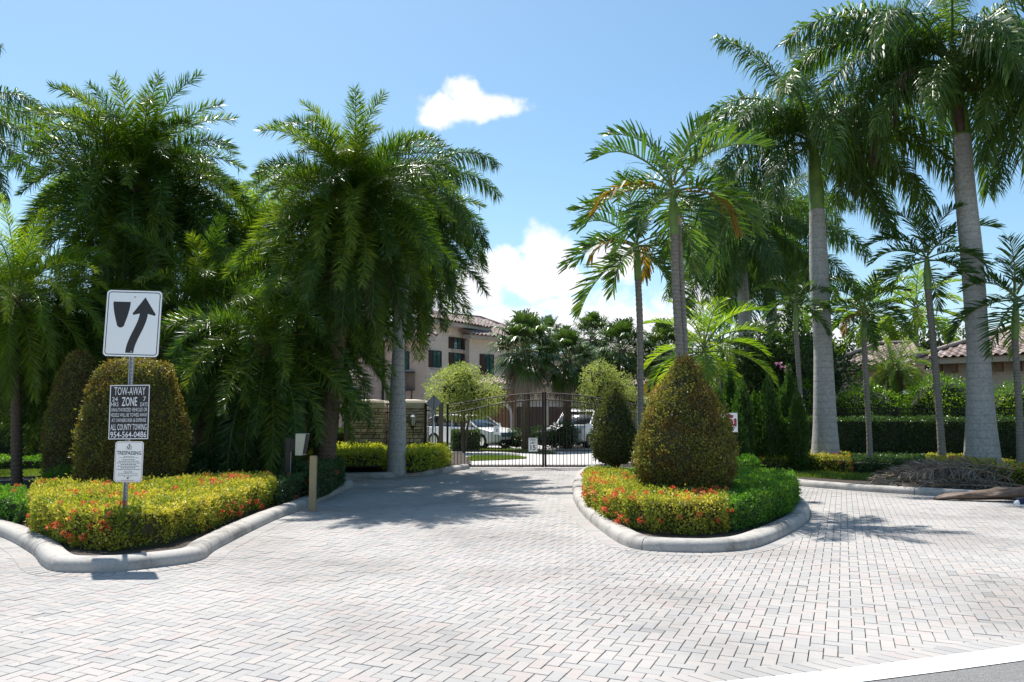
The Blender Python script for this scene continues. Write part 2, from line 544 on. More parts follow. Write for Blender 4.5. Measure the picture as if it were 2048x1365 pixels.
M_SIGNW = plain('white_sign_face', (0.90, 0.90, 0.90), 0.42, 0.45, spec=0.9)
M_SIGNB = plain('black_sign_print', (0.015, 0.015, 0.02), 0.35)
M_SIGNBACK = plain('aluminium_sign_back', (0.30, 0.32, 0.35), 0.45, 0.5)
M_YELLOW = plain('yellow_sign_face', (0.75, 0.50, 0.02), 0.35)
M_RED = plain('dark_red_print', (0.42, 0.03, 0.045), 0.4)
M_BEIGE = stained('beige_paint', (0.36, 0.28, 0.15), 4.0, (0.27, 0.21, 0.11), rough=0.5)
M_CABINET = plain('cream_cabinet', (0.62, 0.57, 0.44), 0.45)
M_CARW = plain('white_car_paint', (0.75, 0.75, 0.75), 0.22, noise_amt=0.0)
M_TYRE = plain('tyre_rubber', (0.02, 0.02, 0.02), 0.8)
M_CHROME = plain('bright_metal', (0.7, 0.7, 0.72), 0.15, 1.0)
M_BLUEG = plain('blue_grille', (0.05, 0.16, 0.35), 0.3)
M_LAMPGLASS = plain('frosted_lamp_glass', (0.55, 0.58, 0.58), 0.25)
M_CANVAS = plain('pale_blue_canvas', (0.40, 0.50, 0.62), 0.8)
M_WHITE = plain('white_plastic', (0.84, 0.84, 0.85), 0.4)
M_REFLECT = plain('red_reflector', (0.30, 0.02, 0.03), 0.3)


# ------------------------------------------------------------------ objects helpers
def tag(o, label=None, cat=None, group=None, kind=None):
    if label:
        o['label'] = label
    if cat:
        o['category'] = cat
    if group:
        o['group'] = group
    if kind:
        o['kind'] = kind
    return o


def empty(name, loc, label=None, cat=None, group=None, rz=0.0):
    o = bpy.data.objects.new(name, None)
    o.empty_display_size = 0.2
    col.objects.link(o)
    o.location = loc
    o.rotation_euler = (0, 0, rz)
    return tag(o, label, cat, group)


def npmesh(name, V, faces, mats, var=None, smooth=False, matidx=None):
    """faces: list of (K, n) integer arrays"""
    me = bpy.data.meshes.new(name)
    V = np.asarray(V, dtype=np.float32)
    me.vertices.add(len(V))
    me.vertices.foreach_set('co', V.ravel())
    sizes = np.concatenate([np.full(len(f), f.shape[1], dtype=np.int32) for f in faces])
    loops = np.concatenate([f.ravel() for f in faces]).astype(np.int32)
    me.loops.add(len(loops))
    me.loops.foreach_set('vertex_index', loops)
    me.polygons.add(len(sizes))
    st = np.zeros(len(sizes), dtype=np.int32)
    st[1:] = np.cumsum(sizes)[:-1]
    me.polygons.foreach_set('loop_start', st)
    me.polygons.foreach_set('use_smooth', np.full(len(sizes), bool(smooth)))
    if matidx is not None:
        me.polygons.foreach_set('material_index', matidx.astype(np.int32))
    if var is not None:
        a = me.attributes.new('var', 'FLOAT', 'POINT')
        a.data.foreach_set('value', np.asarray(var, dtype=np.float32))
    for m in (mats if isinstance(mats, (list, tuple)) else [mats]):
        me.materials.append(m)
    me.update(calc_edges=True)
    return me


def obj(name, me, parent=None, loc=None, rot=None):
    o = bpy.data.objects.new(name, me)
    col.objects.link(o)
    if parent:
        o.parent = parent
    if loc is not None:
        o.location = loc
    if rot is not None:
        o.rotation_euler = rot
    return o


class MB:
    """collects simple solids into one mesh"""

    def __init__(s):
        s.v = []
        s.f = []
        s.mi = []
        s.sm = []

    def add(s, vs, fs, mi=0, sm=False):
        b = len(s.v)
        s.v += [tuple(x) for x in vs]
        for f in fs:
            s.f.append(tuple(b + i for i in f))
            s.mi.append(mi)
            s.sm.append(sm)
        return s

    def box(s, x0, x1, y0, y1, z0, z1, mi=0, M=None):
        vs = [Vector((x, y, z)) for z in (z0, z1) for y in (y0, y1) for x in (x0, x1)]
        if M is not None:
            vs = [M @ v for v in vs]
        return s.add(vs, [(0, 2, 3, 1), (4, 5, 7, 6), (0, 1, 5, 4), (2, 6, 7, 3), (0, 4, 6, 2), (1, 3, 7, 5)], mi)

    def tube(s, pts, rad, n=8, mi=0, caps=True, sm=True):
        pts = [Vector(p) for p in pts]
        if not isinstance(rad, (list, tuple)):
            rad = [rad] * len(pts)
        rings = []
        up = Vector((0, 0, 1))
        prev = None
        for i, p in enumerate(pts):
            t = (pts[min(i + 1, len(pts) - 1)] - pts[max(i - 1, 0)])
            if t.length < 1e-9:
                t = up
            t = t.normalized()
            if prev is None:
                ref = Vector((1, 0, 0)) if abs(t.x) < 0.9 else Vector((0, 1, 0))
                a = (ref - t * ref.dot(t)).normalized()
            else:
                a = (prev - t * prev.dot(t)).normalized()
            prev = a
            b = t.cross(a)
            rings.append([p + (a * math.cos(2 * PI * k / n) + b * math.sin(2 * PI * k / n)) * rad[i] for k in range(n)])
        vs = [v for r in rings for v in r]
        fs = []
        for i in range(len(pts) - 1):
            for k in range(n):
                k2 = (k + 1) % n
                fs.append((i * n + k, i * n + k2, (i + 1) * n + k2, (i + 1) * n + k))
        s.add(vs, fs, mi, sm)
        if caps:
            s.add(rings[0][::-1], [tuple(range(n))], mi)
            s.add(rings[-1], [tuple(range(n))], mi)
        return s

    def lathe(s, prof, n=24, c=(0, 0, 0), mi=0, sm=True):
        vs = []
        for r, z in prof:
            for k in range(n):
                a = 2 * PI * k / n
                vs.append((c[0] + r * math.cos(a), c[1] + r * math.sin(a), c[2] + z))
        fs = []
        for i in range(len(prof) - 1):
            for k in range(n):
                k2 = (k + 1) % n
                fs.append((i * n + k, i * n + k2, (i + 1) * n + k2, (i + 1) * n + k))
        return s.add(vs, fs, mi, sm)

    def prism(s, poly, O, U, W, N, d0, d1, mi=0):
        """poly in (u,w) on plane O,U,W extruded along N from d0 to d1"""
        n = len(poly)
        a = [O + U * p[0] + W * p[1] + N * d0 for p in poly]
        b = [O + U * p[0] + W * p[1] + N * d1 for p in poly]
        fs = [tuple(range(n))[::-1], tuple(range(n, 2 * n))]
        for k in range(n):
            k2 = (k + 1) % n
            fs.append((k, k2, n + k2, n + k))
        return s.add(a + b, fs, mi)

    def mesh(s, name, mats):
        me = bpy.data.meshes.new(name)
        me.from_pydata(s.v, [], s.f)
        for m in (mats if isinstance(mats, (list, tuple)) else [mats]):
            me.materials.append(m)
        me.polygons.foreach_set('material_index', np.array(s.mi, dtype=np.int32))
        me.polygons.foreach_set('use_smooth', np.array(s.sm, dtype=bool))
        me.update()
        return me

    def build(s, name, mats, parent=None, loc=None, rot=None):
        return obj(name, s.mesh(name, mats), parent, loc, rot)


def smooth_path(pts, step=0.15):
    P = [Vector((p[0], p[1], 0)) for p in pts]
    out = []
    for i in range(len(P) - 1):
        p0 = P[max(i - 1, 0)]
        p1, p2 = P[i], P[i + 1]
        p3 = P[min(i + 2, len(P) - 1)]
        n = max(2, int((p2 - p1).length / step))
        for k in range(n):
            t = k / n
            out.append(0.5 * ((2 * p1) + (-p0 + p2) * t + (2 * p0 - 5 * p1 + 4 * p2 - p3) * t * t + (-p0 + 3 * p1 - 3 * p2 + p3) * t ** 3))
    out.append(P[-1])
    return out


def inpoly(poly, X, Y):
    X = np.asarray(X)
    Y = np.asarray(Y)
    inside = np.zeros(X.shape, dtype=bool)
    n = len(poly)
    j = n - 1
    for i in range(n):
        xi, yi = poly[i][0], poly[i][1]
        xj, yj = poly[j][0], poly[j][1]
        c = ((yi > Y) != (yj > Y)) & (X < (xj - xi) * (Y - yi) / (yj - yi + 1e-12) + xi)
        inside ^= c
        j = i
    return inside


def flat(name, poly, z, mat, label=None, kind='structure', thick=0.0):
    vs = [(p[0], p[1], z) for p in poly]
    m = MB()
    m.add(vs, [tuple(range(len(vs)))])
    o = m.build(name, mat)
    a = sum(poly[i][0] * poly[(i + 1) % len(poly)][1] - poly[(i + 1) % len(poly)][0] * poly[i][1] for i in range(len(poly)))
    if a < 0:
        o.data.flip_normals()
    return tag(o, label, kind=kind)


def unit(a):
    return a / (np.linalg.norm(a, axis=1, keepdims=True) + 1e-9)


def leaves(name, P, N, L, W, mat, up=0.35, out=0.6, rnd=0.7, parent=None, varb=None, fold=0.18):
    """pointed folded leaves at P, facing roughly N"""
    n = len(P)
    P = np.asarray(P)
    D = unit(N * out + np.array([0, 0, up]) + rng.normal(0, rnd, (n, 3)))
    Mn = unit(N + rng.normal(0, 0.7, (n, 3)))
    S = unit(np.cross(D, Mn))
    Mn = np.cross(S, D)
    l = L * rng.uniform(0.65, 1.3, (n, 1))
    w = W * rng.uniform(0.7, 1.2, (n, 1))
    b = P
    t = P + D * l - Mn * (l * 0.12)
    a = P + D * l * 0.45 + S * w * 0.5 + Mn * w * fold
    c = P + D * l * 0.45 - S * w * 0.5 + Mn * w * fold
    V = np.stack([b, a, t, c], axis=1).reshape(-1, 3)
    i = np.arange(n)[:, None] * 4
    T = np.concatenate([i + np.array([[0, 1, 2]]), i + np.array([[0, 2, 3]])])
    v = rng.beta(2.0, 2.2, n) if varb is None else np.clip(varb + rng.normal(0, 0.16, n), 0, 1)
    me = npmesh(name, V, [T], mat, var=np.repeat(v, 4))
    return obj(name, me, parent)


def nz3(P, s, seed=0.0):
    """cheap smooth noise -1..1"""
    x, y, z = P[:, 0] * s + seed, P[:, 1] * s + seed * 1.7, P[:, 2] * s + seed * 0.6
    return (np.sin(x * 1.3 + 1.7 * np.sin(y * 0.9)) + np.sin(y * 1.7 + 1.3 * np.sin(z * 1.1 + 2)) + np.sin(z * 1.9 + 1.5 * np.sin(x * 1.2 + 4))) / 3.0


# ------------------------------------------------------------------ palms
def frond_mesh(name, L, e0, droop, nl, ll, lw, mats, a0=62, a1=22, vee=0.25, plum=0.15, ldroop=0.25, s0=0.13, seed=0, rr=0.016, tipw=0.0, wind=0.0, jit=4.0):
    r = np.random.default_rng(seed)
    M = 26
    s = np.linspace(0, 1, M)
    e0r = math.radians(e0)
    ang = e0r - math.radians(droop) * s ** 1.25
    ang = np.maximum(ang, math.radians(-86))
    ds = L / (M - 1)
    x = np.concatenate([[0], np.cumsum(np.cos(ang[:-1]) * ds)])
    z = np.concatenate([[0], np.cumsum(np.sin(ang[:-1]) * ds)])
    y = wind * L * s ** 2
    # rachis
    mb = MB()
    idx = list(range(0, M, 3)) + ([M - 1] if (M - 1) % 3 else [])
    mb.tube([(x[i], y[i], z[i]) for i in idx], [rr * (1.6 - 1.35 * s[i] ** 0.6) for i in idx], n=5, mi=1, caps=False)
    V = [np.array(mb.v)]
    Q = [np.array(mb.f)]
    Tt = []
    nv = len(mb.v)
    sl = np.linspace(s0, 0.995, nl)
    sl = np.repeat(sl, 2) + r.normal(0, 0.004, nl * 2)
    sl = np.clip(sl, s0, 0.999)
    side = np.tile([1.0, -1.0], nl)
    n = nl * 2
    px = np.interp(sl, s, x)
    pz = np.interp(sl, s, z)
    py = np.interp(sl, s, y)
    an = np.interp(sl, s, ang)
    T = np.stack([np.cos(an), np.zeros(n), np.sin(an)], 1)
    U = np.stack([-np.sin(an), np.zeros(n), np.cos(an)], 1)
    Y = np.stack([np.zeros(n), side, np.zeros(n)], 1)
    q = (sl - s0) / (1 - s0)
    al = np.radians(a0 + (a1 - a0) * q ** 0.9 + r.normal(0, jit, n))[:, None]
    lift = (vee + r.normal(0, 1, n) * plum)[:, None]
    D = unit(T * np.cos(al) + Y * np.sin(al) + U * lift)
    prof = (0.45 + 0.55 * np.sin(np.clip(q * 1.25 + 0.18, 0, 1) * PI * 0.72)) * (1 - 0.55 * q ** 3)
    l = (ll * prof * r.uniform(0.85, 1.12, n))[:, None]
    P0 = np.stack([px, py, pz], 1)
    g = np.array([0, 0, -1.0])
    dr = (ldroop * r.uniform(0.6, 1.4, n))[:, None]
    P1 = P0 + D * l * 0.5 + g * l * dr * 0.22
    P2 = P0 + D * l * (1 - 0.25 * dr) + g * l * dr * 0.85
    Wd = T - D * np.sum(T * D, 1, keepdims=True)
    Wd = unit(Wd + U * r.normal(0, 0.25, (n, 1)))
    w = lw * r.uniform(0.8, 1.15, (n, 1))
    v = np.stack([P0 - Wd * w * 0.28, P0 + Wd * w * 0.28, P1 + Wd * w * 0.5, P1 - Wd * w * 0.5, P2 - Wd * w * tipw * .5, P2 + Wd * w * (tipw * .5 + 0.02)], 1).reshape(-1, 3)
    i = np.arange(n)[:, None] * 6 + nv
    V.append(v)
    Q.append(np.concatenate([i + np.array([[0, 1, 2, 3]]), i + np.array([[3, 2, 5, 4]])]))
    Vv = np.concatenate(V)
    Qa = np.concatenate(Q)
    var = np.concatenate([np.full(nv, 0.5), np.repeat(np.clip(r.normal(0.45, 0.18, n), 0, 1), 6)])
    mi = np.concatenate([np.ones(len(Q[0])), np.zeros(2 * n)])
    return npmesh(name, Vv, [Qa], mats, var=var, matidx=mi)


def fan_mesh(name, pl, e0, rad, mats, seed=0, nseg=34, ldroop=0.5):
    r = np.random.default_rng(seed)
    e = math.radians(e0)
    T = np.array([math.cos(e), 0, math.sin(e)])
    U = np.array([-math.sin(e), 0, math.cos(e)])
    mb = MB()
    mb.tube([(0, 0, 0), tuple(T * pl * 0.5 + np.array([0, 0, 0.04])), tuple(T * pl)], [0.022, 0.016, 0.012], n=4, mi=1, caps=False)
    nv = len(mb.v)
    Q0 = np.array(mb.f)
    H = T * pl
    th = np.radians(np.linspace(-135, 135, nseg) + r.normal(0, 2, nseg))
    Yv = np.array([0, 1.0, 0])
    D = unit(np.outer(np.cos(th), T) + np.outer(np.sin(th), Yv) + np.outer(0.25 * np.abs(np.sin(th)) + r.normal(0, 0.06, nseg), U))
    l = (rad * (0.75 + 0.25 * np.cos(th)) * r.uniform(0.85, 1.1, nseg))[:, None]
    P0 = np.tile(H, (nseg, 1)) + np.outer(np.cos(th) * 0.05, T)
    g = np.array([0, 0, -1.0])
    P1 = P0 + D * l * 0.55 + g * l * 0.06
    P2 = P0 + D * l * 0.92 + g * l * ldroop * r.uniform(0.5, 1.2, (nseg, 1))
    W = unit(np.cross(D, np.tile(U, (nseg, 1))))
    w = rad * 0.075
    v = np.stack([P0 - W * .008, P0 + W * .008, P1 + W * w * .5, P1 - W * w * .5, P2, P2 + W * .004], 1).reshape(-1, 3)
    i = np.arange(nseg)[:, None] * 6 + nv
    Q = np.concatenate([Q0, i + np.array([[0, 1, 2, 3]]), i + np.array([[3, 2, 5, 4]])])
    var = np.concatenate([np.full(nv, .5), np.repeat(np.clip(r.normal(.45, .2, nseg), 0, 1), 6)])
    mi = np.concatenate([np.ones(len(Q0)), np.zeros(2 * nseg)])
    return npmesh(name, np.concatenate([np.array(mb.v), v]), [Q], mats, var=var, matidx=mi)


KINDS = {}


def kind(name, f, es):
    KINDS[name] = [(e, f(e, k)) for k, e in enumerate(es)]


ES = [86, 76, 64, 52, 40, 28, 15, 2, -12, -28, -45, -62]
kind('date', lambda e, k: frond_mesh('frond', 2.7 if e > -5 else 3.1, e, 70 if e > 72 else (92 if e > -5 else 50), 135, 0.52, 0.021, [M_PHOENIX, M_PETIOLE], seed=k, vee=0.36, plum=0.5, ldroop=0.06, a0=64, a1=28, jit=9.0, wind=0.06 * ((k % 3) - 1)), ES)
kind('date_bright', lambda e, k: frond_mesh('frond', 2.4, e, 50 if e > 72 else 92, 110, 0.46, 0.018, [M_PHOENIX_B, M_PETIOLE], seed=k + 40, vee=0.35, plum=0.4, jit=8.0, ldroop=0.15, a0=62, a1=22), ES)
kind('royal', lambda e, k: frond_mesh('frond', 3.6, e, 60 if e > 72 else (98 if e > 0 else 60), 190, 0.74, 0.032, [M_ROYAL, M_PETIOLE], seed=k + 80, vee=0.1, plum=0.8, wind=0.07 * ((k % 3) - 1), ldroop=0.75, a0=68, a1=35, s0=0.1, rr=0.026), ES)
kind('broad', lambda e, k: frond_mesh('frond', 1.75, e, 80 if e > 0 else 50, 27, 0.62, 0.046, [M_ADON, M_PETIOLE], seed=k + 120, vee=0.6, plum=0.2, ldroop=0.22, a0=58, a1=20, s0=0.16, rr=0.018, tipw=0.3), ES)
kind('broad_yellow', lambda e, k: frond_mesh('frond', 1.5, e, 85, 22, 0.5, 0.058, [M_YELLOWF, M_PETIOLE], seed=k + 160, vee=0.3, plum=0.15, ldroop=0.6, a0=55, a1=20, s0=0.16, rr=0.016, tipw=0.4), [40, 20, 0, -20])
kind('areca', lambda e, k: frond_mesh('frond', 1.9, e, 70, 34, 0.5, 0.042, [M_PHOENIX_B, M_PETIOLE], seed=k + 200, vee=0.5, plum=0.1, ldroop=0.25, a0=58, a1=25, s0=0.2, rr=0.016, tipw=0.15), ES)
kind('fan', lambda e, k: fan_mesh('frond', 0.85, e, 0.8, [M_SABAL, M_PETIOLE], seed=k + 240), ES)
kind('fan_dead', lambda e, k: fan_mesh('frond', 0.7, e, 0.7, [M_DEADF, M_BROWN_RACHIS], seed=k + 280, ldroop=0.9), [-50, -65, -78])
kind('dead', lambda e, k: frond_mesh('frond', 2.2, e, 40, 60, 0.42, 0.02, [M_DEADF, M_BROWN_RACHIS], seed=k + 320, vee=0.0, plum=0.5, ldroop=1.0, a0=45, a1=20), [-50, -65, -80])
kind('rusty', lambda e, k: frond_mesh('frond', 2.0, e, 40, 60, 0.42, 0.024, [M_RUSTF, M_BROWN_RACHIS], seed=k + 340, vee=0.0, plum=0.4, ldroop=1.0, a0=40, a1=18), [-55, -80])


def add_fronds(root, base, knd, n, emax, emin, scale=1.0, power=1.0, az0=0.0, r0=0.08, spread=0.25, azlist=None, elist=None):
    ms = KINDS[knd]
    for i in range(n):
        if elist is not None:
            e = elist[i]
        else:
            e = emax - (emax - emin) * ((i + 0.5) / n) ** power + random.uniform(-6, 6)
        me = min(ms, key=lambda t: abs(t[0] - e))[1]
        az = (az0 + i * 2.39996 + random.uniform(-0.15, 0.15)) if azlist is None else math.radians(azlist[i])
        sc = scale * random.uniform(0.86, 1.1)
        o = bpy.data.objects.new('frond', me)
        col.objects.link(o)
        o.parent = root
        zoff = (e / 90.0) * spread * scale
        o.location = (base[0] + math.cos(az) * r0, base[1] + math.sin(az) * r0, base[2] + zoff)
        o.rotation_euler = (random.uniform(-0.12, 0.12), random.uniform(-0.05, 0.05), az)
        o.scale = (sc, sc, sc)


def path_tube(root, name, pts, rads, mat, n=14, rings=0.0, amp=0.0, sub=6):
    """a tapering trunk through pts (relative to root) with raised leaf-scar rings"""
    P = [Vector(p) for p in pts]
    out, rad = [], []
    for i in range(len(P) - 1):
        p0, p1, p2, p3 = P[max(i - 1, 0)], P[i], P[i + 1], P[min(i + 2, len(P) - 1)]
        k = sub
        if rings:
            k = max(sub, int((p2 - p1).length / rings * 3))
        for j in range(k):
            t = j / k
            q = 0.5 * ((2 * p1) + (-p0 + p2) * t + (2 * p0 - 5 * p1 + 4 * p2 - p3) * t * t + (-p0 + 3 * p1 - 3 * p2 + p3) * t ** 3)
            out.append(q)
            rad.append(rads[i] * (1 - t) + rads[i + 1] * t)
    out.append(P[-1])
    rad.append(rads[-1])
    if rings:
        rad = [r + (amp if i % 3 == 0 else 0) + random.uniform(-.15, .15) * amp for i, r in enumerate(rad)]
    mb = MB()
    mb.tube(out, rad, n=n)
    return mb.build(name, mat, root)


def px_path(lst, Y, base):
    return [at(x, y, Y) - Vector(base) for x, y in lst]


def date_palm(label, px, cy, Y, n, scale, trunk_px=None, emax=84, knd='date', group='date palms massed on the left island', emin=-72, power=1.0, trunk_r=0.17, dead=0, rusty=0, basepx=None, cat='palm tree'):
    bx = xg(basepx if basepx else px, Y)
    root = empty('date_palm', (bx, Y, 0.1), label, cat, group)
    c = at(px, cy, Y) - Vector(root.location)
    path_tube(root, 'trunk', [(0, 0, -0.05), (c.x * 0.5, 0, c.z * 0.5), (c.x, 0, c.z + 0.05)], [trunk_r * 1.15, trunk_r, trunk_r * 1.25], M_FIBER, rings=0.09, amp=0.022)
    add_fronds(root, c, knd, n, emax, emin, scale, power, az0=random.uniform(0, 6), r0=0.1)
    if dead:
        add_fronds(root, c + Vector((0, 0, -0.2)), 'dead', dead, -50, -80, scale * 0.95, az0=1.0, r0=0.22)
    if rusty:
        add_fronds(root, c + Vector((0, 0, -0.1)), 'rusty', rusty, -70, -85, scale * 0.7, r0=0.2, azlist=[-95, -60][:rusty], elist=[-80, -55][:rusty])
    return root


def royal_palm(label, Y, path, rads, shaft, crown, n, scale, group='royal palms', azlist=None, elist=None, dead_side=None, foot_z=0.1):
    base = Vector(at(path[0][0], path[0][1], Y))
    base.z = foot_z
    root = empty('royal_palm', base, label, 'palm tree', group)
    pts = px_path(path, Y, base)
    pts[0].z = -0.05
    path_tube(root, 'trunk', pts, rads, M_ROYTRUNK, n=20, rings=0.22, amp=0.002)
    sp = px_path(shaft, Y, base)
    r = rads[-1]
    path_tube(root, 'crownshaft', sp, [r * 1.02, r * 0.98, r * 0.7, r * 0.5][:len(sp)] if len(sp) < 4 else [r * 1.05, r * 1.0, r * .75, r * .45], M_SHAFT, n=16)
    c = at(crown[0], crown[1], Y) - base
    add_fronds(root, c, 'royal', n, 80, -48, scale, 0.9, az0=random.uniform(0, 6), r0=0.06, spread=0.35, azlist=azlist, elist=elist)
    return root, c


def slim_palm(label, Y, path, r, crown, n, scale, knd='broad', yellow=0, name='slender_palm', group='slender ringed palms', emin=-45, emax=82, foot_z=0.1, dead=0):
    base = Vector(at(path[0][0], path[0][1], Y))
    base.z = foot_z
    root = empty(name, base, label, 'palm tree', group)
    pts = px_path(path, Y, base)
    pts[0].z = -0.05
    path_tube(root, 'trunk', pts, [r * 1.3] + [r] * (len(pts) - 1), M_THINTRUNK, n=10, rings=0.10, amp=0.007)
    c = at(crown[0], crown[1], Y) - base
    top = pts[-1]
    path_tube(root, 'crownshaft', [top, (top + c) * 0.5, c + Vector((0, 0, 0.1))], [r * 1.15, r * 1.25, r * 0.5], M_SHAFT, n=10)
    add_fronds(root, c, knd, n, emax, emin, scale, 0.95, az0=random.uniform(0, 6), r0=0.04)
    if yellow:
        add_fronds(root, c + Vector((0, 0, -0.05)), 'broad_yellow', yellow, 30, 0, scale, az0=random.uniform(0, 6), r0=0.05)
    if dead:
        add_fronds(root, c + Vector((0, 0, -0.1)), 'rusty', dead, -55, -80, scale * 0.4, az0=random.uniform(0, 6), r0=0.06)
    return root, c


def sabal_palm(label, px, cy, Y, n, scale, dead=10, group='fan palms beyond the gate', base_py=890):
    base = Vector((xg(px, Y), Y, 0.0))
    root = empty('fan_palm', base, label, 'palm tree', group)
    c = at(px, cy, Y) - base
    path_tube(root, 'trunk', [(0, 0, -0.05), (c.x * .4, 0, c.z * .5), (c.x, 0, c.z)], [0.2, 0.17, 0.2], M_FIBER, rings=0.14, amp=0.03)
    add_fronds(root, c, 'fan', n, 85, -55, scale, 0.9, az0=random.uniform(0, 6), r0=0.1)
    if dead:
        add_fronds(root, c, 'fan_dead', dead, -50, -78, scale, az0=random.uniform(0, 6), r0=0.15)
    return root


# ------------------------------------------------------------------ clipped shrubs
def ccw(poly):
    a = sum(poly[i][0] * poly[(i + 1) % len(poly)][1] - poly[(i + 1) % len(poly)][0] * poly[i][1] for i in range(len(poly)))
    return list(poly) if a > 0 else list(poly)[::-1]


def flower_mesh(seed):
    r = np.random.default_rng(seed)
    n = 26
    N = unit(r.normal(0, 1, (n, 3)) + np.array([0, 0, 0.5]))
    P = N * r.uniform(0.02, 0.04, (n, 1))
    D = unit(N + r.normal(0, .5, (n, 3)))
    S = unit(np.cross(D, r.normal(0, 1, (n, 3))))
    l = 0.022
    V = np.stack([P, P + D * l * .6 + S * l * .5, P + D * l * 1.2, P + D * l * .6 - S * l * .5], 1).reshape(-1, 3)
    i = np.arange(n)[:, None] * 4
    return npmesh('flower_cluster', V, [i + np.array([[0, 1, 2, 3]])], M_FLOWER, var=np.repeat(r.uniform(0, 1, n), 4))


FLOWERS = [flower_mesh(s) for s in range(4)]


def hedge(name, label, poly, z0, h, L, W, mat, dens, core=None, flowers=0, fscale=1.0, lump=0.035, lump_s=3.0, group=None, top_only=False, cat='hedge', sprigs=0.03, tops=None, up=0.35):
    poly = ccw(poly)
    cx = sum(p[0] for p in poly) / len(poly)
    cy = sum(p[1] for p in poly) / len(poly)
    root = empty(name, (cx, cy, 0), label, cat, group)
    A = np.array(poly, float)
    B = np.roll(A, -1, axis=0)
    E = B - A
    ln = np.linalg.norm(E, axis=1)
    nrm = np.stack([E[:, 1], -E[:, 0]], 1) / ln[:, None]
    # smoothed vertex normals so that corners round off
    vn = nrm + np.roll(nrm, 1, axis=0)
    vn = vn / np.linalg.norm(vn, axis=1)[:, None]
    per = ln.sum()
    ns = int(per * (h - z0) * dens)

    def side_pts(n):
        k = rng.choice(len(A), n, p=ln / per)
        t = rng.uniform(0, 1, (n, 1))
        p = A[k] + E[k] * t
        nn = nrm[k]
        z = z0 + (h - z0) * rng.uniform(0.02, 1, (n, 1))
        rnd_ = np.clip((z - (h - 0.10)) / 0.10, 0, 1)
        P = np.concatenate([p, z], 1)
        N = np.concatenate([nn, rnd_ * 0.9], 1)
        P[:, :2] -= nn * (rnd_ ** 2 * 0.05 + np.clip((z0 + 0.12 - z) / 0.12, 0, 1) * 0.04)
        return P, unit(N)
    P1, N1 = side_pts(ns)
    mn, mx = A.min(0), A.max(0)
    area = abs((A[:, 0] * B[:, 1] - B[:, 0] * A[:, 1]).sum()) / 2
    nt = int(area * dens)
    box = (mx - mn).prod()
    cand = rng.uniform(mn, mx, (int(nt * box / max(area, 1e-6) * 1.05) + 10, 2))
    cand = cand[inpoly(poly, cand[:, 0], cand[:, 1])][:nt]
    P2 = np.concatenate([cand, np.full((len(cand), 1), h)], 1)
    N2 = np.tile([0, 0, 1.0], (len(cand), 1))
    P = np.concatenate([P1, P2])
    N = np.concatenate([N1, N2])
    disp = nz3(P, lump_s, len(poly)) * lump + nz3(P, lump_s * 3.3, 5) * lump * 0.8 + nz3(P, 21.0, 6) * 0.012 + np.abs(rng.normal(0, sprigs, len(P))) - 0.035 - np.abs(rng.normal(0, 0.02, len(P)))
    P = P + N * disp[:, None]
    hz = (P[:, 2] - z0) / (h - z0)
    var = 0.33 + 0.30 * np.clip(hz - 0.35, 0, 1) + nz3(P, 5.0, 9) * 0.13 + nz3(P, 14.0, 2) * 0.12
    P[:, 0] -= cx
    P[:, 1] -= cy
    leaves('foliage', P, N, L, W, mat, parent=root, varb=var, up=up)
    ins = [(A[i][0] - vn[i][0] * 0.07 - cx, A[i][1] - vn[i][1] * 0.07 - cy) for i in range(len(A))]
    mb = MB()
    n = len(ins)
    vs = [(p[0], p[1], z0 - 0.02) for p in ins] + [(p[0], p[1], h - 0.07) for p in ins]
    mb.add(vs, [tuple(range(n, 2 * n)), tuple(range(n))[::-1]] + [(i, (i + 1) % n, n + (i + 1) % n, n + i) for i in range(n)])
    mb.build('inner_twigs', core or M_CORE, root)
    if flowers:
        Pf, Nf = side_pts(int(flowers * 0.6))
        nn2 = flowers - len(Pf)
        sel = rng.choice(len(cand), nn2)
        Pf = np.concatenate([Pf, np.concatenate([cand[sel], np.full((nn2, 1), h)], 1)])
        Nf = np.concatenate([Nf, np.tile([0, 0, 1.0], (nn2, 1))])
        keep = nz3(Pf, 2.2, 3) > -0.25
        Pf, Nf = Pf[keep], Nf[keep]
        for i in range(len(Pf)):
            p = Pf[i] + Nf[i] * (0.01 + lump * 0.4)
            o = obj('flower_cluster', FLOWERS[i % 4], root, (p[0] - cx, p[1] - cy, p[2]), (random.uniform(-.6, .6), random.uniform(-.6, .6), random.uniform(0, 6)))
            s = fscale * random.uniform(0.7, 1.35)
            o.scale = (s, s, s)
    return root


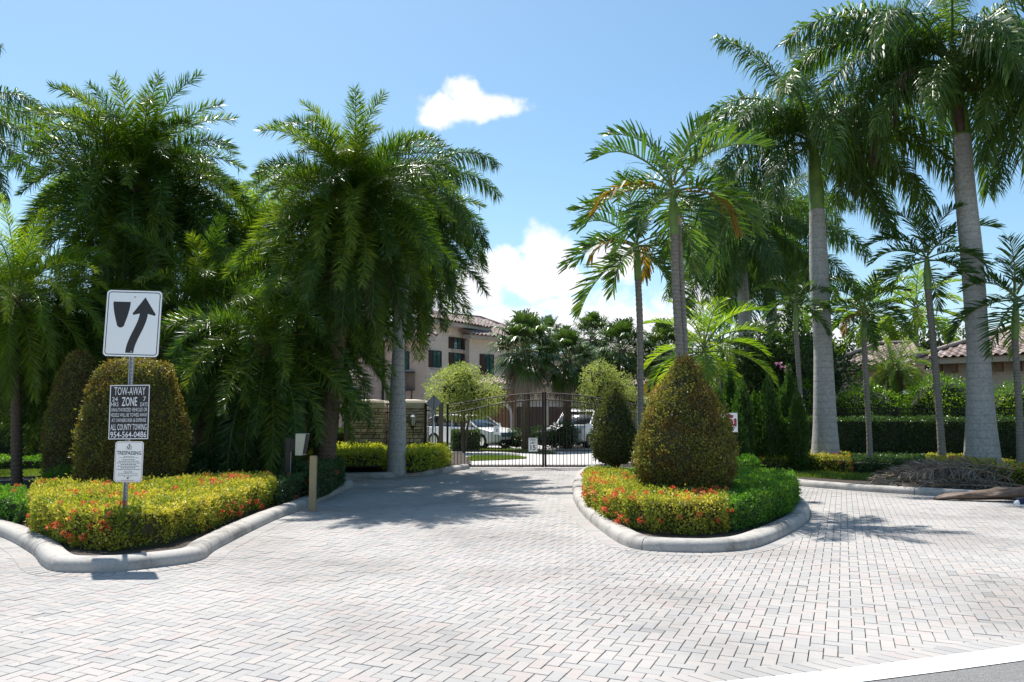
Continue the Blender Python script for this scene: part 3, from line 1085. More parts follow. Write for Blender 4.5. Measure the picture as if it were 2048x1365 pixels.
def topiary(label, px, Y, prof, L, W, mat, dens, group, foot=0.1, trunk=True, name='cone_topiary', core=M_CORE_Y, lump=0.04, cat='clipped shrub'):
    """prof: (z, r) pairs from the bottom of the foliage to its tip"""
    x = xg(px, Y)
    root = empty(name, (x, Y, foot), label, cat, group)
    z = np.array([p[0] for p in prof])
    r = np.array([p[1] for p in prof])
    zz = np.linspace(z[0], z[-1], 200)
    rr_ = np.interp(zz, z, r)
    slope = np.gradient(rr_, zz)
    wgt = rr_ * np.sqrt(1 + slope ** 2)
    area = wgt.sum() * (zz[1] - zz[0]) * 2 * PI
    n = int(area * dens)
    k = rng.choice(len(zz), n, p=wgt / wgt.sum())
    a = rng.uniform(0, 2 * PI, n)
    zv = zz[k] + rng.uniform(-.5, .5, n) * (zz[1] - zz[0])
    rv = np.interp(zv, zz, rr_)
    sl = slope[k]
    N = unit(np.stack([np.cos(a), np.sin(a), -sl], 1))
    P = np.stack([np.cos(a) * rv, np.sin(a) * rv, zv], 1)
    d = nz3(P + np.array([x, Y, 0]), 3.0, 2) * lump + nz3(P, 9.0, 7) * lump * 0.9 + nz3(P, 17.0, 3) * 0.02 + np.abs(rng.normal(0, 0.028, n)) * (rng.uniform(0, 1, n) < 0.4) - 0.02 - np.abs(rng.normal(0, 0.035, n))
    P, N, d = P[nz3(P, 6.5, 5) > -0.84], N[nz3(P, 6.5, 5) > -0.84], d[nz3(P, 6.5, 5) > -0.84]
    P = P + N * d[:, None]
    # ragged lower fringe
    var = 0.40 + nz3(P, 4.0, 1) * 0.18
    leaves('foliage', P, N, L, W, mat, parent=root, varb=var)
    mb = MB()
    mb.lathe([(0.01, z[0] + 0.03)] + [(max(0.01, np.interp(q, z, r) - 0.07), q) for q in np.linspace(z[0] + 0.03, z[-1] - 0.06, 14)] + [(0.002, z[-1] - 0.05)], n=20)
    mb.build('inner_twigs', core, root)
    if trunk:
        mb = MB()
        mb.tube([(0, 0, -0.1), (0.02, 0, z[0] * 0.6), (0, 0, z[0] + 0.4)], [0.05, 0.04, 0.035], n=8)
        for q in range(9):
            a = q * 0.7
            mb.tube([(0, 0, z[0] * 0.75), (math.cos(a) * r[0] * 0.5, math.sin(a) * r[0] * 0.5, z[0] + 0.02), (math.cos(a) * r[0] * 0.9, math.sin(a) * r[0] * 0.9, z[0] + 0.1)], [0.018, 0.012, 0.005], n=5)
        mb.build('trunk', M_TWIG, root)
    return root


def blob_plant(name, label, base, blobs, L, W, mat, n, core=M_CORE, cat='tree', group=None, trunk_r=0.08, coref=0.72, surf=0.75, twigs=True, flat_base=True, up=0.35, corem=True):
    """crown of leaf clumps spread through ellipsoids; blobs = (x,y,z,rx,ry,rz) relative to base"""
    root = empty(name, base, label, cat, group)
    w = np.array([b[3] * b[4] + b[4] * b[5] + b[3] * b[5] for b in blobs])
    k = rng.choice(len(blobs), n, p=w / w.sum())
    Bb = np.array(blobs, float)
    N = unit(rng.normal(0, 1, (n, 3)))
    rad = np.where(rng.uniform(0, 1, n) < surf, rng.normal(0.97, 0.07, n), rng.uniform(0.5, 1.0, n))
    # sub-clumps give light and dark places and a ragged outline
    lobes = 1 + 0.16 * nz3(N * 3.0 + Bb[k, :3], 1.9, 3) + 0.10 * nz3(N * 7.0 + Bb[k, :3], 1.7, 8)
    P = Bb[k, :3] + N * Bb[k, 3:6] * (rad * lobes)[:, None]
    keep = P[:, 2] > 0.05
    P, N = P[keep], N[keep]
    var = 0.42 + 0.25 * nz3(P, 2.5, 4)
    leaves('foliage', P, N, L, W, mat, parent=root, varb=var, up=up)
    mb = MB()
    if twigs:
        for b in blobs:
            tip = Vector(b[:3])
            mb.tube([(0, 0, -0.1), (tip.x * 0.25, tip.y * 0.25, tip.z * 0.45), tip, tip + Vector((0, 0, b[5] * 0.6))], [trunk_r, trunk_r * 0.75, trunk_r * 0.4, trunk_r * 0.1], n=7)
            for q in range(5):
                a = random.uniform(0, 2 * PI)
                e = tip + Vector((math.cos(a) * b[3] * 0.85, math.sin(a) * b[4] * 0.85, random.uniform(-.3, .7) * b[5]))
                mb.tube([tip * 0.8, (tip * 0.8 + e) / 2 + Vector((0, 0, .1)), e], [trunk_r * 0.4, trunk_r * 0.25, trunk_r * 0.06], n=5)
        mb.build('trunk', M_TWIG, root)
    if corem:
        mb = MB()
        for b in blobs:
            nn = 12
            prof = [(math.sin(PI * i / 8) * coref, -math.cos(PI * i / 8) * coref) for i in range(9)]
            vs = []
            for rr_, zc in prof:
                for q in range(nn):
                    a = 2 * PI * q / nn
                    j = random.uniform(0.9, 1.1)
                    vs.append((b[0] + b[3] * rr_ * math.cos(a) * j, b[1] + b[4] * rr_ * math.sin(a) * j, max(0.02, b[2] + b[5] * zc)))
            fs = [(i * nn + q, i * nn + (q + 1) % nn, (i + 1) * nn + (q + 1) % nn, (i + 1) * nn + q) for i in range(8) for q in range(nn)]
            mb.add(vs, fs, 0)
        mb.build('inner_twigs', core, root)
    return root


# ================================================================== SETTING
flat('ground', [(-400, -60), (400, -60), (400, 900), (-400, 900)], -0.06, M_SOIL)

P_ISL_L = [gp(*p) for p in [(-520, 985), (-300, 1000), (-120, 1036), (0, 1074), (60, 1106), (82, 1130), (112, 1144), (192, 1146), (262, 1142), (394, 1124), (436, 1098), (539, 1046), (609, 1018), (690, 981), (706, 973), (702, 967), (680, 964)]]
P_ISL_R = [gp(*p) for p in [(1260, 934), (1190, 937), (1160, 948), (1147, 968), (1148, 1002), (1173, 1038), (1214, 1071), (1246, 1091), (1290, 1102), (1375, 1106), (1441, 1105), (1505, 1098), (1558, 1078), (1609, 1049), (1620, 1031), (1616, 1016), (1597, 1004), (1560, 987), (1490, 965), (1400, 950), (1320, 940)]]
P_PIL = [gp(*p) for p in [(420, 958), (560, 958), (688, 958), (760, 957), (800, 955), (845, 951), (893, 946), (940, 938)]]
P_VERGE = [gp(*p) for p in [(1320, 933), (1400, 944), (1490, 957), (1590, 972), (1680, 980), (1760, 986), (1880, 993), (2060, 1003), (2300, 1015), (2700, 1030)]]

KERB_SEC = [(0.0, -0.03), (0.0, 0.05), (0.012, 0.095), (0.04, 0.122), (0.085, 0.134), (0.17, 0.136), (0.225, 0.128), (0.25, 0.105), (0.255, 0.02)]


def kerb(name, path, inside, seg=3.0, label=None):
    """roll-top kerb cast in lengths; inside = +1 when the bed lies left of the walking direction"""
    pts = smooth_path(path, 0.12)
    d = [0.0]
    for i in range(1, len(pts)):
        d.append(d[-1] + (pts[i] - pts[i - 1]).length)
    root = empty(name, (pts[0].x, pts[0].y, 0))
    root['kind'] = 'structure'
    nrm = []
    for i in range(len(pts)):
        t = (pts[min(i + 2, len(pts) - 1)] - pts[max(i - 2, 0)]).normalized()
        nrm.append(Vector((-t.y, t.x, 0)) * inside)
    PX, PY = [p.x for p in pts], [p.y for p in pts]
    NX, NYY = [p.x for p in nrm], [p.y for p in nrm]
    total = d[-1]
    k = max(1, round(total / seg))
    L = total / k
    for s in range(k):
        a, b = s * L, (s + 1) * L - 0.012
        ids = [a] + [d[i] for i in range(len(pts)) if a + .01 < d[i] < b - .01] + [b]
        mb = MB()
        rings = []
        for sd_ in ids:
            wob = 0.004 * math.sin(sd_ * 3.1) + random.uniform(-.0015, .0015)
            pc_ = Vector((np.interp(sd_, d, PX), np.interp(sd_, d, PY), 0))
            nc_ = Vector((np.interp(sd_, d, NX), np.interp(sd_, d, NYY), 0)).normalized()
            for q, (o, z) in enumerate(KERB_SEC):
                p = pc_ + nc_ * (o + wob)
                rings.append((p.x - pts[0].x, p.y - pts[0].y, z + (0.003 * math.sin(sd_ * 2.3 + q) if 1 < q < 8 else 0)))
        n = len(KERB_SEC)
        fs = []
        for r_ in range(len(ids) - 1):
            for q in range(n - 1):
                f = (r_ * n + q, (r_ + 1) * n + q, (r_ + 1) * n + q + 1, r_ * n + q + 1)
                fs.append(f if inside < 0 else f[::-1])
        mb.add(rings, fs, 0, True)
        mb.add(rings[:n], [tuple(range(n))])
        mb.add(rings[-n:], [tuple(range(n))])
        mb.build('kerb_segment', M_KERB, root)
    return [(pts[i] + nrm[i] * 0.26) for i in range(len(pts))], pts, nrm


in_L, pts_L, n_L = kerb('left_island_kerb', P_ISL_L, +1)
in_R, pts_R, n_R = kerb('right_island_kerb', P_ISL_R, +1)
in_P, pts_P, n_P = kerb('pillar_bed_kerb', P_PIL, +1)
in_V, pts_V, n_V = kerb('verge_kerb', P_VERGE, +1)

BACK_L = [gp(680, 964), gp(300, 964), gp(-520, 966)]
bed_L = [(p.x, p.y) for p in in_L] + BACK_L[1:]
flat('left_planting_bed', bed_L, 0.10, M_MULCH)
flat('right_island_bed', [(p.x, p.y) for p in in_R], 0.10, M_MULCH)
bed_P = [(p.x, p.y) for p in in_P] + [(-1.2, 23.4), (-1.9, 30), (-34, 30), (-34, 18.9)]
flat('pillar_planting_bed', bed_P, 0.10, M_MULCH)
bed_V = [(p.x, p.y) for p in in_V] + [(60, 14), (60, 60), (7.0, 60), (4.4, 24)]
flat('right_verge_bed', bed_V, 0.10, M_MULCH)

# road, white edge line and border course
E_TOP = [gp(*p) for p in [(1100, 1380), (1400, 1348), (1600, 1328), (1830, 1301), (2048, 1272), (2400, 1222), (2900, 1150)]]
E_MID = [gp(*p) for p in [(1120, 1401), (1454, 1365), (1660, 1344), (1860, 1318), (2048, 1293), (2400, 1242), (2900, 1166)]]
E_BOT = [gp(*p) for p in [(1200, 1438), (1500, 1397), (1732, 1365), (1880, 1346), (2048, 1323), (2400, 1268), (2900, 1190)]]


def strip(name, a, b, z, mat, n=40):
    A, B = smooth_path(a, 0.2), smooth_path(b, 0.2)

    def rs(P):
        d = [0]
        for i in range(1, len(P)):
            d.append(d[-1] + (P[i] - P[i - 1]).length)
        return [(np.interp(t * d[-1], d, [p.x for p in P]), np.interp(t * d[-1], d, [p.y for p in P])) for t in np.linspace(0, 1, n)]
    a2, b2 = rs(A), rs(B)
    return flat(name, a2 + b2[::-1], z, mat)


def extend(P, l0, l1):
    a, b = Vector(P[0]), Vector(P[1])
    c, d = Vector(P[-2]), Vector(P[-1])
    u, w = (a - b).normalized(), (d - c).normalized()
    return [tuple(a + u * (l0 * k / 18)) for k in range(18, 0, -1)] + list(P) + [tuple(d + w * (l1 * k / 12)) for k in range(1, 13)]


E_TOPx, E_MIDx, E_BOTx = extend(E_TOP, 9, 6), extend(E_MID, 9, 6), extend(E_BOT, 9, 6)
road_poly = [tuple(p) for p in E_BOTx] + [(40, E_BOTx[-1][1] - 6), (40, -50), (-40, -50), (-40, E_BOTx[0][1] - 3)]
flat('road', road_poly, 0.004, M_ASPHALT)
strip('road_edge_line', E_MIDx, [(p[0] + 0.004, p[1] - 0.004) for p in E_BOTx], 0.009, M_WHITELINE)

flat('driveway_bed', [(-45, 2.0), (-45, 21.8), (-12, 27), (-3.0, 27), (-3.4, 70), (22, 70), (9.0, 27), (45, 16), (45, -2), (10, -2), (0, 2.0)], -0.014, M_JOINT)
flat('far_driveway', [(-5.5, 24.6), (-14, 44), (34, 60), (16, 30), (7.5, 24.6)], 0.0, M_FARPAVE)

# ---- herringbone pavers
MOD = 0.178
AX = math.radians(23.05)
ua = np.array([math.sin(AX), math.cos(AX)])          # joints that run away from the camera
ub = np.array([math.cos(AX), -math.sin(AX)])
half = MOD / 2
GAP = 0.0058


def paver_shape(lu, lv, h=0.05, ch=0.002):
    """chamfered slab, half sizes lu (along its length) and lv"""
    a, b = lu, lv
    c = ch
    v = [(-a + c, -b + c, 0), (a - c, -b + c, 0), (a - c, b - c, 0), (-a + c, b - c, 0),
         (-a, -b, -c), (a, -b, -c), (a, b, -c), (-a, b, -c),
         (-a, -b, -h), (a, -b, -h), (a, b, -h), (-a, b, -h)]
    f = [(0, 1, 2, 3)] + [(k, k + 4, (k + 1) % 4 + 4, (k + 1) % 4) for k in range(4)] + [(k + 4, k + 8, (k + 1) % 4 + 8, (k + 1) % 4 + 4) for k in range(4)]
    return np.array(v), np.array(f)


ext = 200
ii, jj = np.meshgrid(np.arange(-ext - 20, ext + 20), np.arange(-50, 360), indexing='ij')
ii, jj = ii.ravel(), jj.ravel()
m4 = (ii - jj) % 4
H = m4 == 0
Vv = m4 == 3
cxs = np.concatenate([(ii[H] + 1.0) * half, (ii[Vv] + 0.5) * half])
cys = np.concatenate([(jj[H] + 0.5) * half, (jj[Vv] + 1.0) * half])
isH = np.concatenate([np.ones(H.sum(), bool), np.zeros(Vv.sum(), bool)])
XY = cxs[:, None] * ub + cys[:, None] * ua
ok = (XY[:, 1] > 3.2) & (XY[:, 1] < 24.6) & (np.abs(XY[:, 0]) < 0.70 * XY[:, 1] + 1.2)
XY, isH = XY[ok], isH[ok]


def drop(poly):
    return ~inpoly(poly, XY[:, 0], XY[:, 1])


bord_poly = [tuple(p) for p in E_TOPx] + [tuple(p) for p in E_BOTx[::-1]]
keep = drop([(p.x, p.y) for p in in_L] + BACK_L[1:]) & drop([(p.x, p.y) for p in in_R]) & drop(bed_P) & drop(bed_V)
keep &= drop([tuple(p) for p in E_MIDx] + [(40, E_MIDx[-1][1] - 6), (40, -50), (-40, -50), (-40, E_MIDx[0][1] - 3)])
XY, isH = XY[keep], isH[keep]
nP = len(XY)
GA, GB = 0.0038, 0.0062        # joints across and along the line of sight
pvH, pf = paver_shape((MOD - GB) / 2, (half - GA) / 2)
pvV, pf = paver_shape((MOD - GA) / 2, (half - GB) / 2)
order = np.argsort(XY[:, 1] + 0.15 * np.abs(XY[:, 0]))
# only those the photograph shows: bottom edge of the frame upwards
inview = (XY[:, 1] > 4.35) & (np.abs(XY[:, 0]) < 0.665 * XY[:, 1])
order = [k for k in order if inview[k]]
single = order[:290]
issingle = np.zeros(nP, bool)
issingle[single] = True
rot = np.where(isH, -AX, PI / 2 - AX) + rng.normal(0, 0.004, nP)
zz_ = rng.normal(0, 0.0011, nP)
tx, ty = rng.normal(0, 0.0025, nP), rng.normal(0, 0.003, nP)
drv = empty('driveway_paving', (0, 6, 0))
drv['kind'] = 'structure'
me1 = npmesh('paver', pvH, [pf], M_PAVE_O)
me2 = npmesh('paver', pvV, [pf], M_PAVE_O)
for k in single:
    o = obj('paver', me1 if isH[k] else me2, drv, (XY[k, 0], XY[k, 1] - 6, zz_[k]), (tx[k], ty[k], rot[k]))
mask_ = ~issingle
X2, r2, z2, t1, t2 = XY[mask_], rot[mask_], zz_[mask_], tx[mask_], ty[mask_]
c_, s_ = np.cos(r2), np.sin(r2)
pv = np.where(isH[mask_][:, None, None], pvH[None], pvV[None])
V = np.zeros((len(X2), 12, 3))
V[:, :, 0] = X2[:, 0:1] + pv[:, :, 0] * c_[:, None] - pv[:, :, 1] * s_[:, None]
V[:, :, 1] = X2[:, 1:2] - 6 + pv[:, :, 0] * s_[:, None] + pv[:, :, 1] * c_[:, None]
V[:, :, 2] = pv[:, :, 2] + z2[:, None] + pv[:, :, 0] * t1[:, None] + pv[:, :, 1] * t2[:, None]
Fq = (np.arange(len(X2))[:, None, None] * 12 + pf[None]).reshape(-1, 4)
me = npmesh('pavers', V.reshape(-1, 3), [Fq], M_PAVE, var=np.repeat(rng.uniform(0, 1, len(X2)), 12))
o = obj('smaller_pavers', me, drv)
o['kind'] = 'stuff'


def border(name, path, off, ln, wd, n0, side, mat=M_PAVE, z=0.004, skew=0.0, kids=0):
    """a soldier course: pavers laid side by side across the line"""
    pts = path
    d = [0.0]
    for i in range(1, len(pts)):
        d.append(d[-1] + (pts[i] - pts[i - 1]).length)
    pitch = wd / math.cos(skew)
    n = int(d[-1] / pitch)
    a, f = paver_shape(ln / 2 - 0.002, wd / 2 - 0.0038)
    VV, FF, vv = [], [], []
    X = [p.x for p in pts]
    Y = [p.y for p in pts]
    me_s = npmesh('border_paver', a, [f], M_PAVE_O)
    for k in range(n):
        s = (k + 0.5) * pitch
        x, y = np.interp(s, d, X), np.interp(s, d, Y)
        x2, y2 = np.interp(s + 0.05, d, X), np.interp(s + 0.05, d, Y)
        t = Vector((x2 - x, y2 - y, 0))
        if t.length < 1e-6:
            continue
        t.normalize()
        nn = Vector((-t.y, t.x, 0)) * side
        c = Vector((x, y, 0)) + nn * off
        ang = math.atan2(nn.y, nn.x) + skew
        if kids and n0 <= k < n0 + kids:
            obj('border_paver', me_s, drv, (c.x, c.y - 6, z), (0, 0, ang))
            continue
        cc, ss = math.cos(ang), math.sin(ang)
        w = a.copy()
        VV.append(np.stack([c.x + a[:, 0] * cc - a[:, 1] * ss, c.y - 6 + a[:, 0] * ss + a[:, 1] * cc, a[:, 2] + z], 1))
        FF.append(f + 12 * len(vv))
        vv.append(random.random())
    me = npmesh(name, np.concatenate(VV), [np.concatenate(FF)], mat, var=np.repeat(vv, 12))
    o = obj(name, me, drv)
    o['kind'] = 'stuff'


border('left_border_course', [p for p in pts_L if p.y < 24], 0.105, 0.19, 0.094, 0, -1)
border('right_border_course', pts_R, 0.105, 0.19, 0.094, 0, -1)
border('pillar_border_course', pts_P, 0.105, 0.19, 0.094, 0, -1)
border('verge_border_course', pts_V, 0.105, 0.19, 0.094, 0, -1)
ETs = smooth_path(E_TOPx, 0.1)
border('road_border_course', ETs, 0.085, 0.21, 0.098, 0, -1, z=0.0045, skew=0.45)

# lawns and paths
def lawn(name, poly, label, n, h=0.06, z=0.104):
    poly = ccw(poly)
    flat(name + '_soil', poly, z, M_SOIL)
    A = np.array(poly)
    mn, mx = A.min(0), A.max(0)
    c = rng.uniform(mn, mx, (n * 3, 2))
    c = c[inpoly(poly, c[:, 0], c[:, 1])][:n]
    m = len(c)
    P = np.concatenate([c, np.full((m, 1), z)], 1)
    a = rng.uniform(0, 2 * PI, m)
    w = 0.006
    S = np.stack([np.cos(a), np.sin(a), np.zeros(m)], 1)
    T = P + np.stack([rng.normal(0, .025, m), rng.normal(0, .025, m), h * rng.uniform(.5, 1.3, m)], 1)
    V = np.stack([P - S * w, P + S * w, T], 1).reshape(-1, 3)
    me = npmesh(name, V, [(np.arange(m)[:, None] * 3 + np.array([[0, 1, 2]]))], M_GRASS, var=np.repeat(np.clip(rng.normal(0.5, 0.2, m), 0, 1), 3))
    o = obj(name, me)
    tag(o, label, 'grass', kind='stuff')


lawn('verge_grass', [gp(*p) for p in [(1440, 946), (1500, 952), (1560, 961), (1680, 968), (1770, 972), (1860, 976), (1900, 958), (1760, 951), (1600, 948), (1480, 941)]], 'sunlit strip of grass between the right kerb and the low hedge', 26000, 0.09)
lawn('left_grass', [gp(*p) for p in [(-200, 967), (60, 962), (120, 958), (120, 949), (-200, 953)]], 'sunlit grass strip behind the left island hedge', 12000, 0.06)
flat('left_path', [gp(*p) for p in [(-300, 953), (110, 945), (125, 941), (-300, 947)]], 0.108, M_PATH)
flat('left_back_kerb', [gp(-300, 969, .1), gp(60, 962, .1), gp(120, 958, .1), gp(120, 956.5, .1), gp(60, 960, .1), gp(-300, 966, .1)], 0.112, M_PATH)
for nm, pl, lb in (('inner_grass_near', [(930, 918), (950, 914), (1035, 914), (1055, 918), (1000, 921), (932, 923)], 'small sunlit grass patch just beyond the left gate leaf'),
                   ('inner_grass_far', [(930, 902), (1010, 905), (1115, 909), (1090, 903), (1010, 898), (930, 896)], 'long grass patch in front of the parked white car')):
    lawn(nm, [gp(*p) for p in pl], lb, 6000, 0.07, 0.02)

# ================================================================== SIGN POST
TXT = {}


def text_part(s, parent, pos, size, width, mat, depth=0.002, rot=(PI / 2, 0, 0), name='lettering', bold=0.0):
    cu = bpy.data.curves.new('text', 'FONT')
    cu.body = s
    cu.size = 1.0
    cu.align_x = 'CENTER'
    cu.align_y = 'CENTER'
    cu.extrude = 0.0
    cu.offset = bold
    cu.resolution_u = 2
    t = bpy.data.objects.new('tmp', cu)
    col.objects.link(t)
    dg = bpy.context.evaluated_depsgraph_get()
    me = bpy.data.meshes.new_from_object(t.evaluated_get(dg))
    bpy.data.objects.remove(t)
    xs = [v.co.x for v in me.vertices]
    ys = [v.co.y for v in me.vertices]
    wx = max(xs) - min(xs)
    hy = max(ys) - min(ys)
    mx_, my_ = (max(xs) + min(xs)) / 2, (max(ys) + min(ys)) / 2
    for v in me.vertices:
        v.co.x = (v.co.x - mx_) / wx * width
        v.co.y = (v.co.y - my_) / hy * size
    me.materials.clear()
    me.materials.append(mat)
    return obj(name, me, parent, pos, rot)


def rrect(w, h, r, n=5):
    out = []
    for cx, cz, a0 in ((w / 2 - r, -h / 2 + r, -PI / 2), (w / 2 - r, h / 2 - r, 0), (-w / 2 + r, h / 2 - r, PI / 2), (-w / 2 + r, -h / 2 + r, PI)):
        for k in range(n + 1):
            a = a0 + PI / 2 * k / n
            out.append((cx + r * math.cos(a), cz + r * math.sin(a)))
    return out


O0, UX, WZ, NY = Vector((0, 0, 0)), Vector((1, 0, 0)), Vector((0, 0, 1)), Vector((0, -1, 0))


def plate(name, w, h, r, mat, parent, pos, d=0.003, back=None):
    mb = MB()
    mb.prism(rrect(w, h, r), O0, UX, WZ, NY, 0, d)
    return mb.build(name, mat, parent, pos)


def ring_plate(name, w, h, r, t, mat, parent, pos):
    a, b = rrect(w, h, r), rrect(w - 2 * t, h - 2 * t, max(0.003, r - t))
    mb = MB()
    n = len(a)
    vs = [(p[0], 0, p[1]) for p in a] + [(p[0], 0, p[1]) for p in b]
    mb.add(vs, [(k, (k + 1) % n, n + (k + 1) % n, n + k) for k in range(n)])
    return mb.build(name, mat, parent, pos)


SY = 8.95
sp = Vector((xg(255, SY), SY, 0.1))
post = empty('sign_post', sp, 'galvanised post in the left flower hedge carrying keep right, tow-away and no trespassing signs', 'sign post')
zc_keep = at(268, 648, SY) - sp
zc_tow = at(261, 824.5, SY) - sp
zc_no = at(260, 923.5, SY) - sp
mb = MB()
for a, b in ((-0.022, -0.016), (0.016, 0.022)):
    mb.box(a, b, -0.016, 0.014, -0.1, zc_keep.z + 0.36)
mb.box(-0.016, 0.016, 0.010, 0.014, -0.1, zc_keep.z + 0.36)
for k in range(60):
    mb.box(-0.005, 0.005, 0.0085, 0.010, 0.02 + k * 0.045, 0.035 + k * 0.045, 1)
mb.build('post', [M_GALV, M_BLACK], post, rot=(0, 0, 0))

LEAN = -0.018


def sign_grp(name, c, w, h, r, mat, rz=0.0, ry=0.0):
    p = plate(name, w, h, r, mat, post, (c.x, -0.028, c.z), 0.003)
    p.rotation_euler = (0, ry, rz)
    return p


pxm = 1550 / SY * 1.005
k_ = sign_grp('keep_right_sign', zc_keep, 110 / pxm, 134 / pxm, 0.045, M_SIGNW, 0.03, 0.025)
ww, hh = 110 / pxm, 134 / pxm
ring_plate('border', ww - 0.036, hh - 0.036, 0.036, 0.009, M_SIGNB, k_, (0, -0.0042, 0))
# island symbol and curved arrow; measured on the sign face (fractions of width and height)


def facepoly(pts, parent, w, h, name, mat, depth=-0.0044):
    mb = MB()
    mb.add([((u - 0.5) * w, depth, (0.5 - v) * h) for u, v in pts], [tuple(range(len(pts)))])
    o = mb.build(name, mat, parent)
    return o


shield = [(0.125, 0.175), (0.44, 0.175)]
for k in range(1, 9):
    t = k / 8
    shield.append((0.44 - 0.085 * t ** 1.6, 0.175 + 0.33 * t))
for k in range(1, 8):
    a = PI * k / 8
    shield.append((0.2825 + 0.0725 * math.cos(a), 0.505 + 0.062 * math.sin(a)))
for k in range(8, 0, -1):
    t = k / 8
    shield.append((0.125 + 0.085 * t ** 1.6, 0.175 + 0.33 * t))
facepoly(shield, k_, ww, hh, 'island_symbol', M_SIGNB)
# arrow shaft (swept curve) and head
cl = []
for k in range(25):
    t = k / 24
    cl.append((0.475 + 0.215 * (3 * t * t - 2 * t ** 3), 0.945 - 0.62 * t))
left, right = [], []
for k in range(25):
    a = cl[max(0, k - 1)]
    b = cl[min(24, k + 1)]
    dx, dy = (b[0] - a[0]) * ww, (b[1] - a[1]) * hh
    L_ = math.hypot(dx, dy)
    if k in (0, 24):
        nx, ny = 1, 0
    else:
        nx, ny = -dy / L_, dx / L_
    hw = 0.0465
    left.append((cl[k][0] - nx * hw / ww * (1 if ny <= 0 or True else 1), cl[k][1] - ny * hw / hh))
    right.append((cl[k][0] + nx * hw / ww, cl[k][1] + ny * hw / hh))
mb = MB()
vs = [((u - 0.5) * ww, -0.0044, (0.5 - v) * hh) for u, v in left + right]
mb.add(vs, [(k, k + 1, 25 + k + 1, 25 + k) for k in range(24)])
head = [(0.70, 0.10), (0.905, 0.355), (0.895, 0.378), (0.775, 0.352), (0.70, 0.34), (0.61, 0.348), (0.50, 0.372), (0.485, 0.35)]
mb.add([((u - 0.5) * ww, -0.0046, (0.5 - v) * hh) for u, v in head], [tuple(range(len(head)))])
mb.build('arrow', M_SIGNB, k_)
for v in (0.10, 0.925):
    mb = MB()
    mb.lathe([(0.0, 0.006), (0.008, 0.005), (0.010, 0.0)], n=10)
    b_ = mb.build('bolt', M_GALV, k_, (0.0 * ww + (0.51 - 0.5) * ww, -0.005, (0.5 - v) * hh), (PI / 2, 0, 0))

tw, th_ = 81 / pxm, 108.5 / pxm
t_ = sign_grp('tow_away_sign', zc_tow, tw, th_, 0.006, M_SIGNB, -0.03, -0.01)
ring_plate('border', tw - 0.004, th_ - 0.004, 0.006, 0.010, M_WHITE, t_, (0, -0.0042, 0))
rows = [('TOW-AWAY', 0.115, 0.150, 0.78, 0.0), ('ZONE', 0.308, 0.165, 0.385, 0.01), ('UNAUTHORIZED VEHICLES OR', 0.458, 0.066, 0.90, 0.0), ('VESSELS WILL BE TOWED AWAY', 0.553, 0.066, 0.92, 0.0),
        ('AT OWNERS RISK & EXPENSE', 0.650, 0.066, 0.86, 0.0), ('ALL COUNTY TOWING', 0.775, 0.112, 0.90, 0.01), ('954-564-0486', 0.912, 0.112, 0.90, 0.012)]
for s, v, hgt, wid, bo in rows:
    text_part(s, t_, (0, -0.0046, (0.5 - v) * th_), hgt * th_, wid * tw, M_WHITE, bold=bo)
for s, u, v, hgt, wid in (('24', 0.135, 0.262, 0.080, 0.14), ('HRS', 0.135, 0.358, 0.076, 0.19), ('7', 0.875, 0.262, 0.080, 0.065), ('DAYS', 0.865, 0.362, 0.076, 0.18)):
    text_part(s, t_, ((u - 0.5) * tw, -0.0046, (0.5 - v) * th_), hgt * th_, wid * tw, M_WHITE)

nw, nh = 57 / pxm, 80 / pxm
n_ = sign_grp('no_trespassing_sign', zc_no, nw, nh, 0.035, M_SIGNW, -0.02, 0.006)
ring_plate('border', nw - 0.018, nh - 0.018, 0.028, 0.0035, M_RED, n_, (0, -0.0042, 0))
text_part('NO', n_, (0.0, -0.0046, (0.5 - 0.16) * nh), 0.095 * nh, 0.17 * nw, M_SIGNB, bold=0.01)
text_part('TRESPASSING', n_, (0.0, -0.0046, (0.5 - 0.285) * nh), 0.095 * nh, 0.85 * nw, M_SIGNB, bold=0.012)
# the small print is too fine to read: rows of broken strokes stand for it
r3 = np.random.default_rng(5)
for v, wid in ((0.375, 0.36), (0.40, 0.68), (0.45, 0.44), (0.49, 0.70), (0.532, 0.82), (0.57, 0.54), (0.61, 0.76), (0.65, 0.52), (0.69, 0.84), (0.735, 0.32), (0.765, 0.30), (0.795, 0.70), (0.835, 0.70), (0.87, 0.30), (0.955, 0.44)):
    mb = MB()
    x = -wid / 2
    while x < wid / 2:
        w_ = r3.uniform(0.02, 0.07)
        z = (0.5 - v) * nh
        hgt = 0.0036 if v < 0.71 and v > 0.42 else 0.0024
        mb.add([(x * nw, -0.0046, z - hgt), (min(x + w_, wid / 2) * nw, -0.0046, z - hgt), (min(x + w_, wid / 2) * nw, -0.0046, z + hgt), (x * nw, -0.0046, z + hgt)], [(0, 1, 2, 3)])
        x += w_ + 0.018
    mb.build('small_print', M_SIGNB, n_)
for v in (0.09, 0.905):
    mb = MB()
    mb.lathe([(0.0, 0.006), (0.008, 0.005), (0.010, 0.0)], n=10)
    mb.build('bolt', M_BLACK, n_, (0, -0.005, (0.5 - v) * nh), (PI / 2, 0, 0))

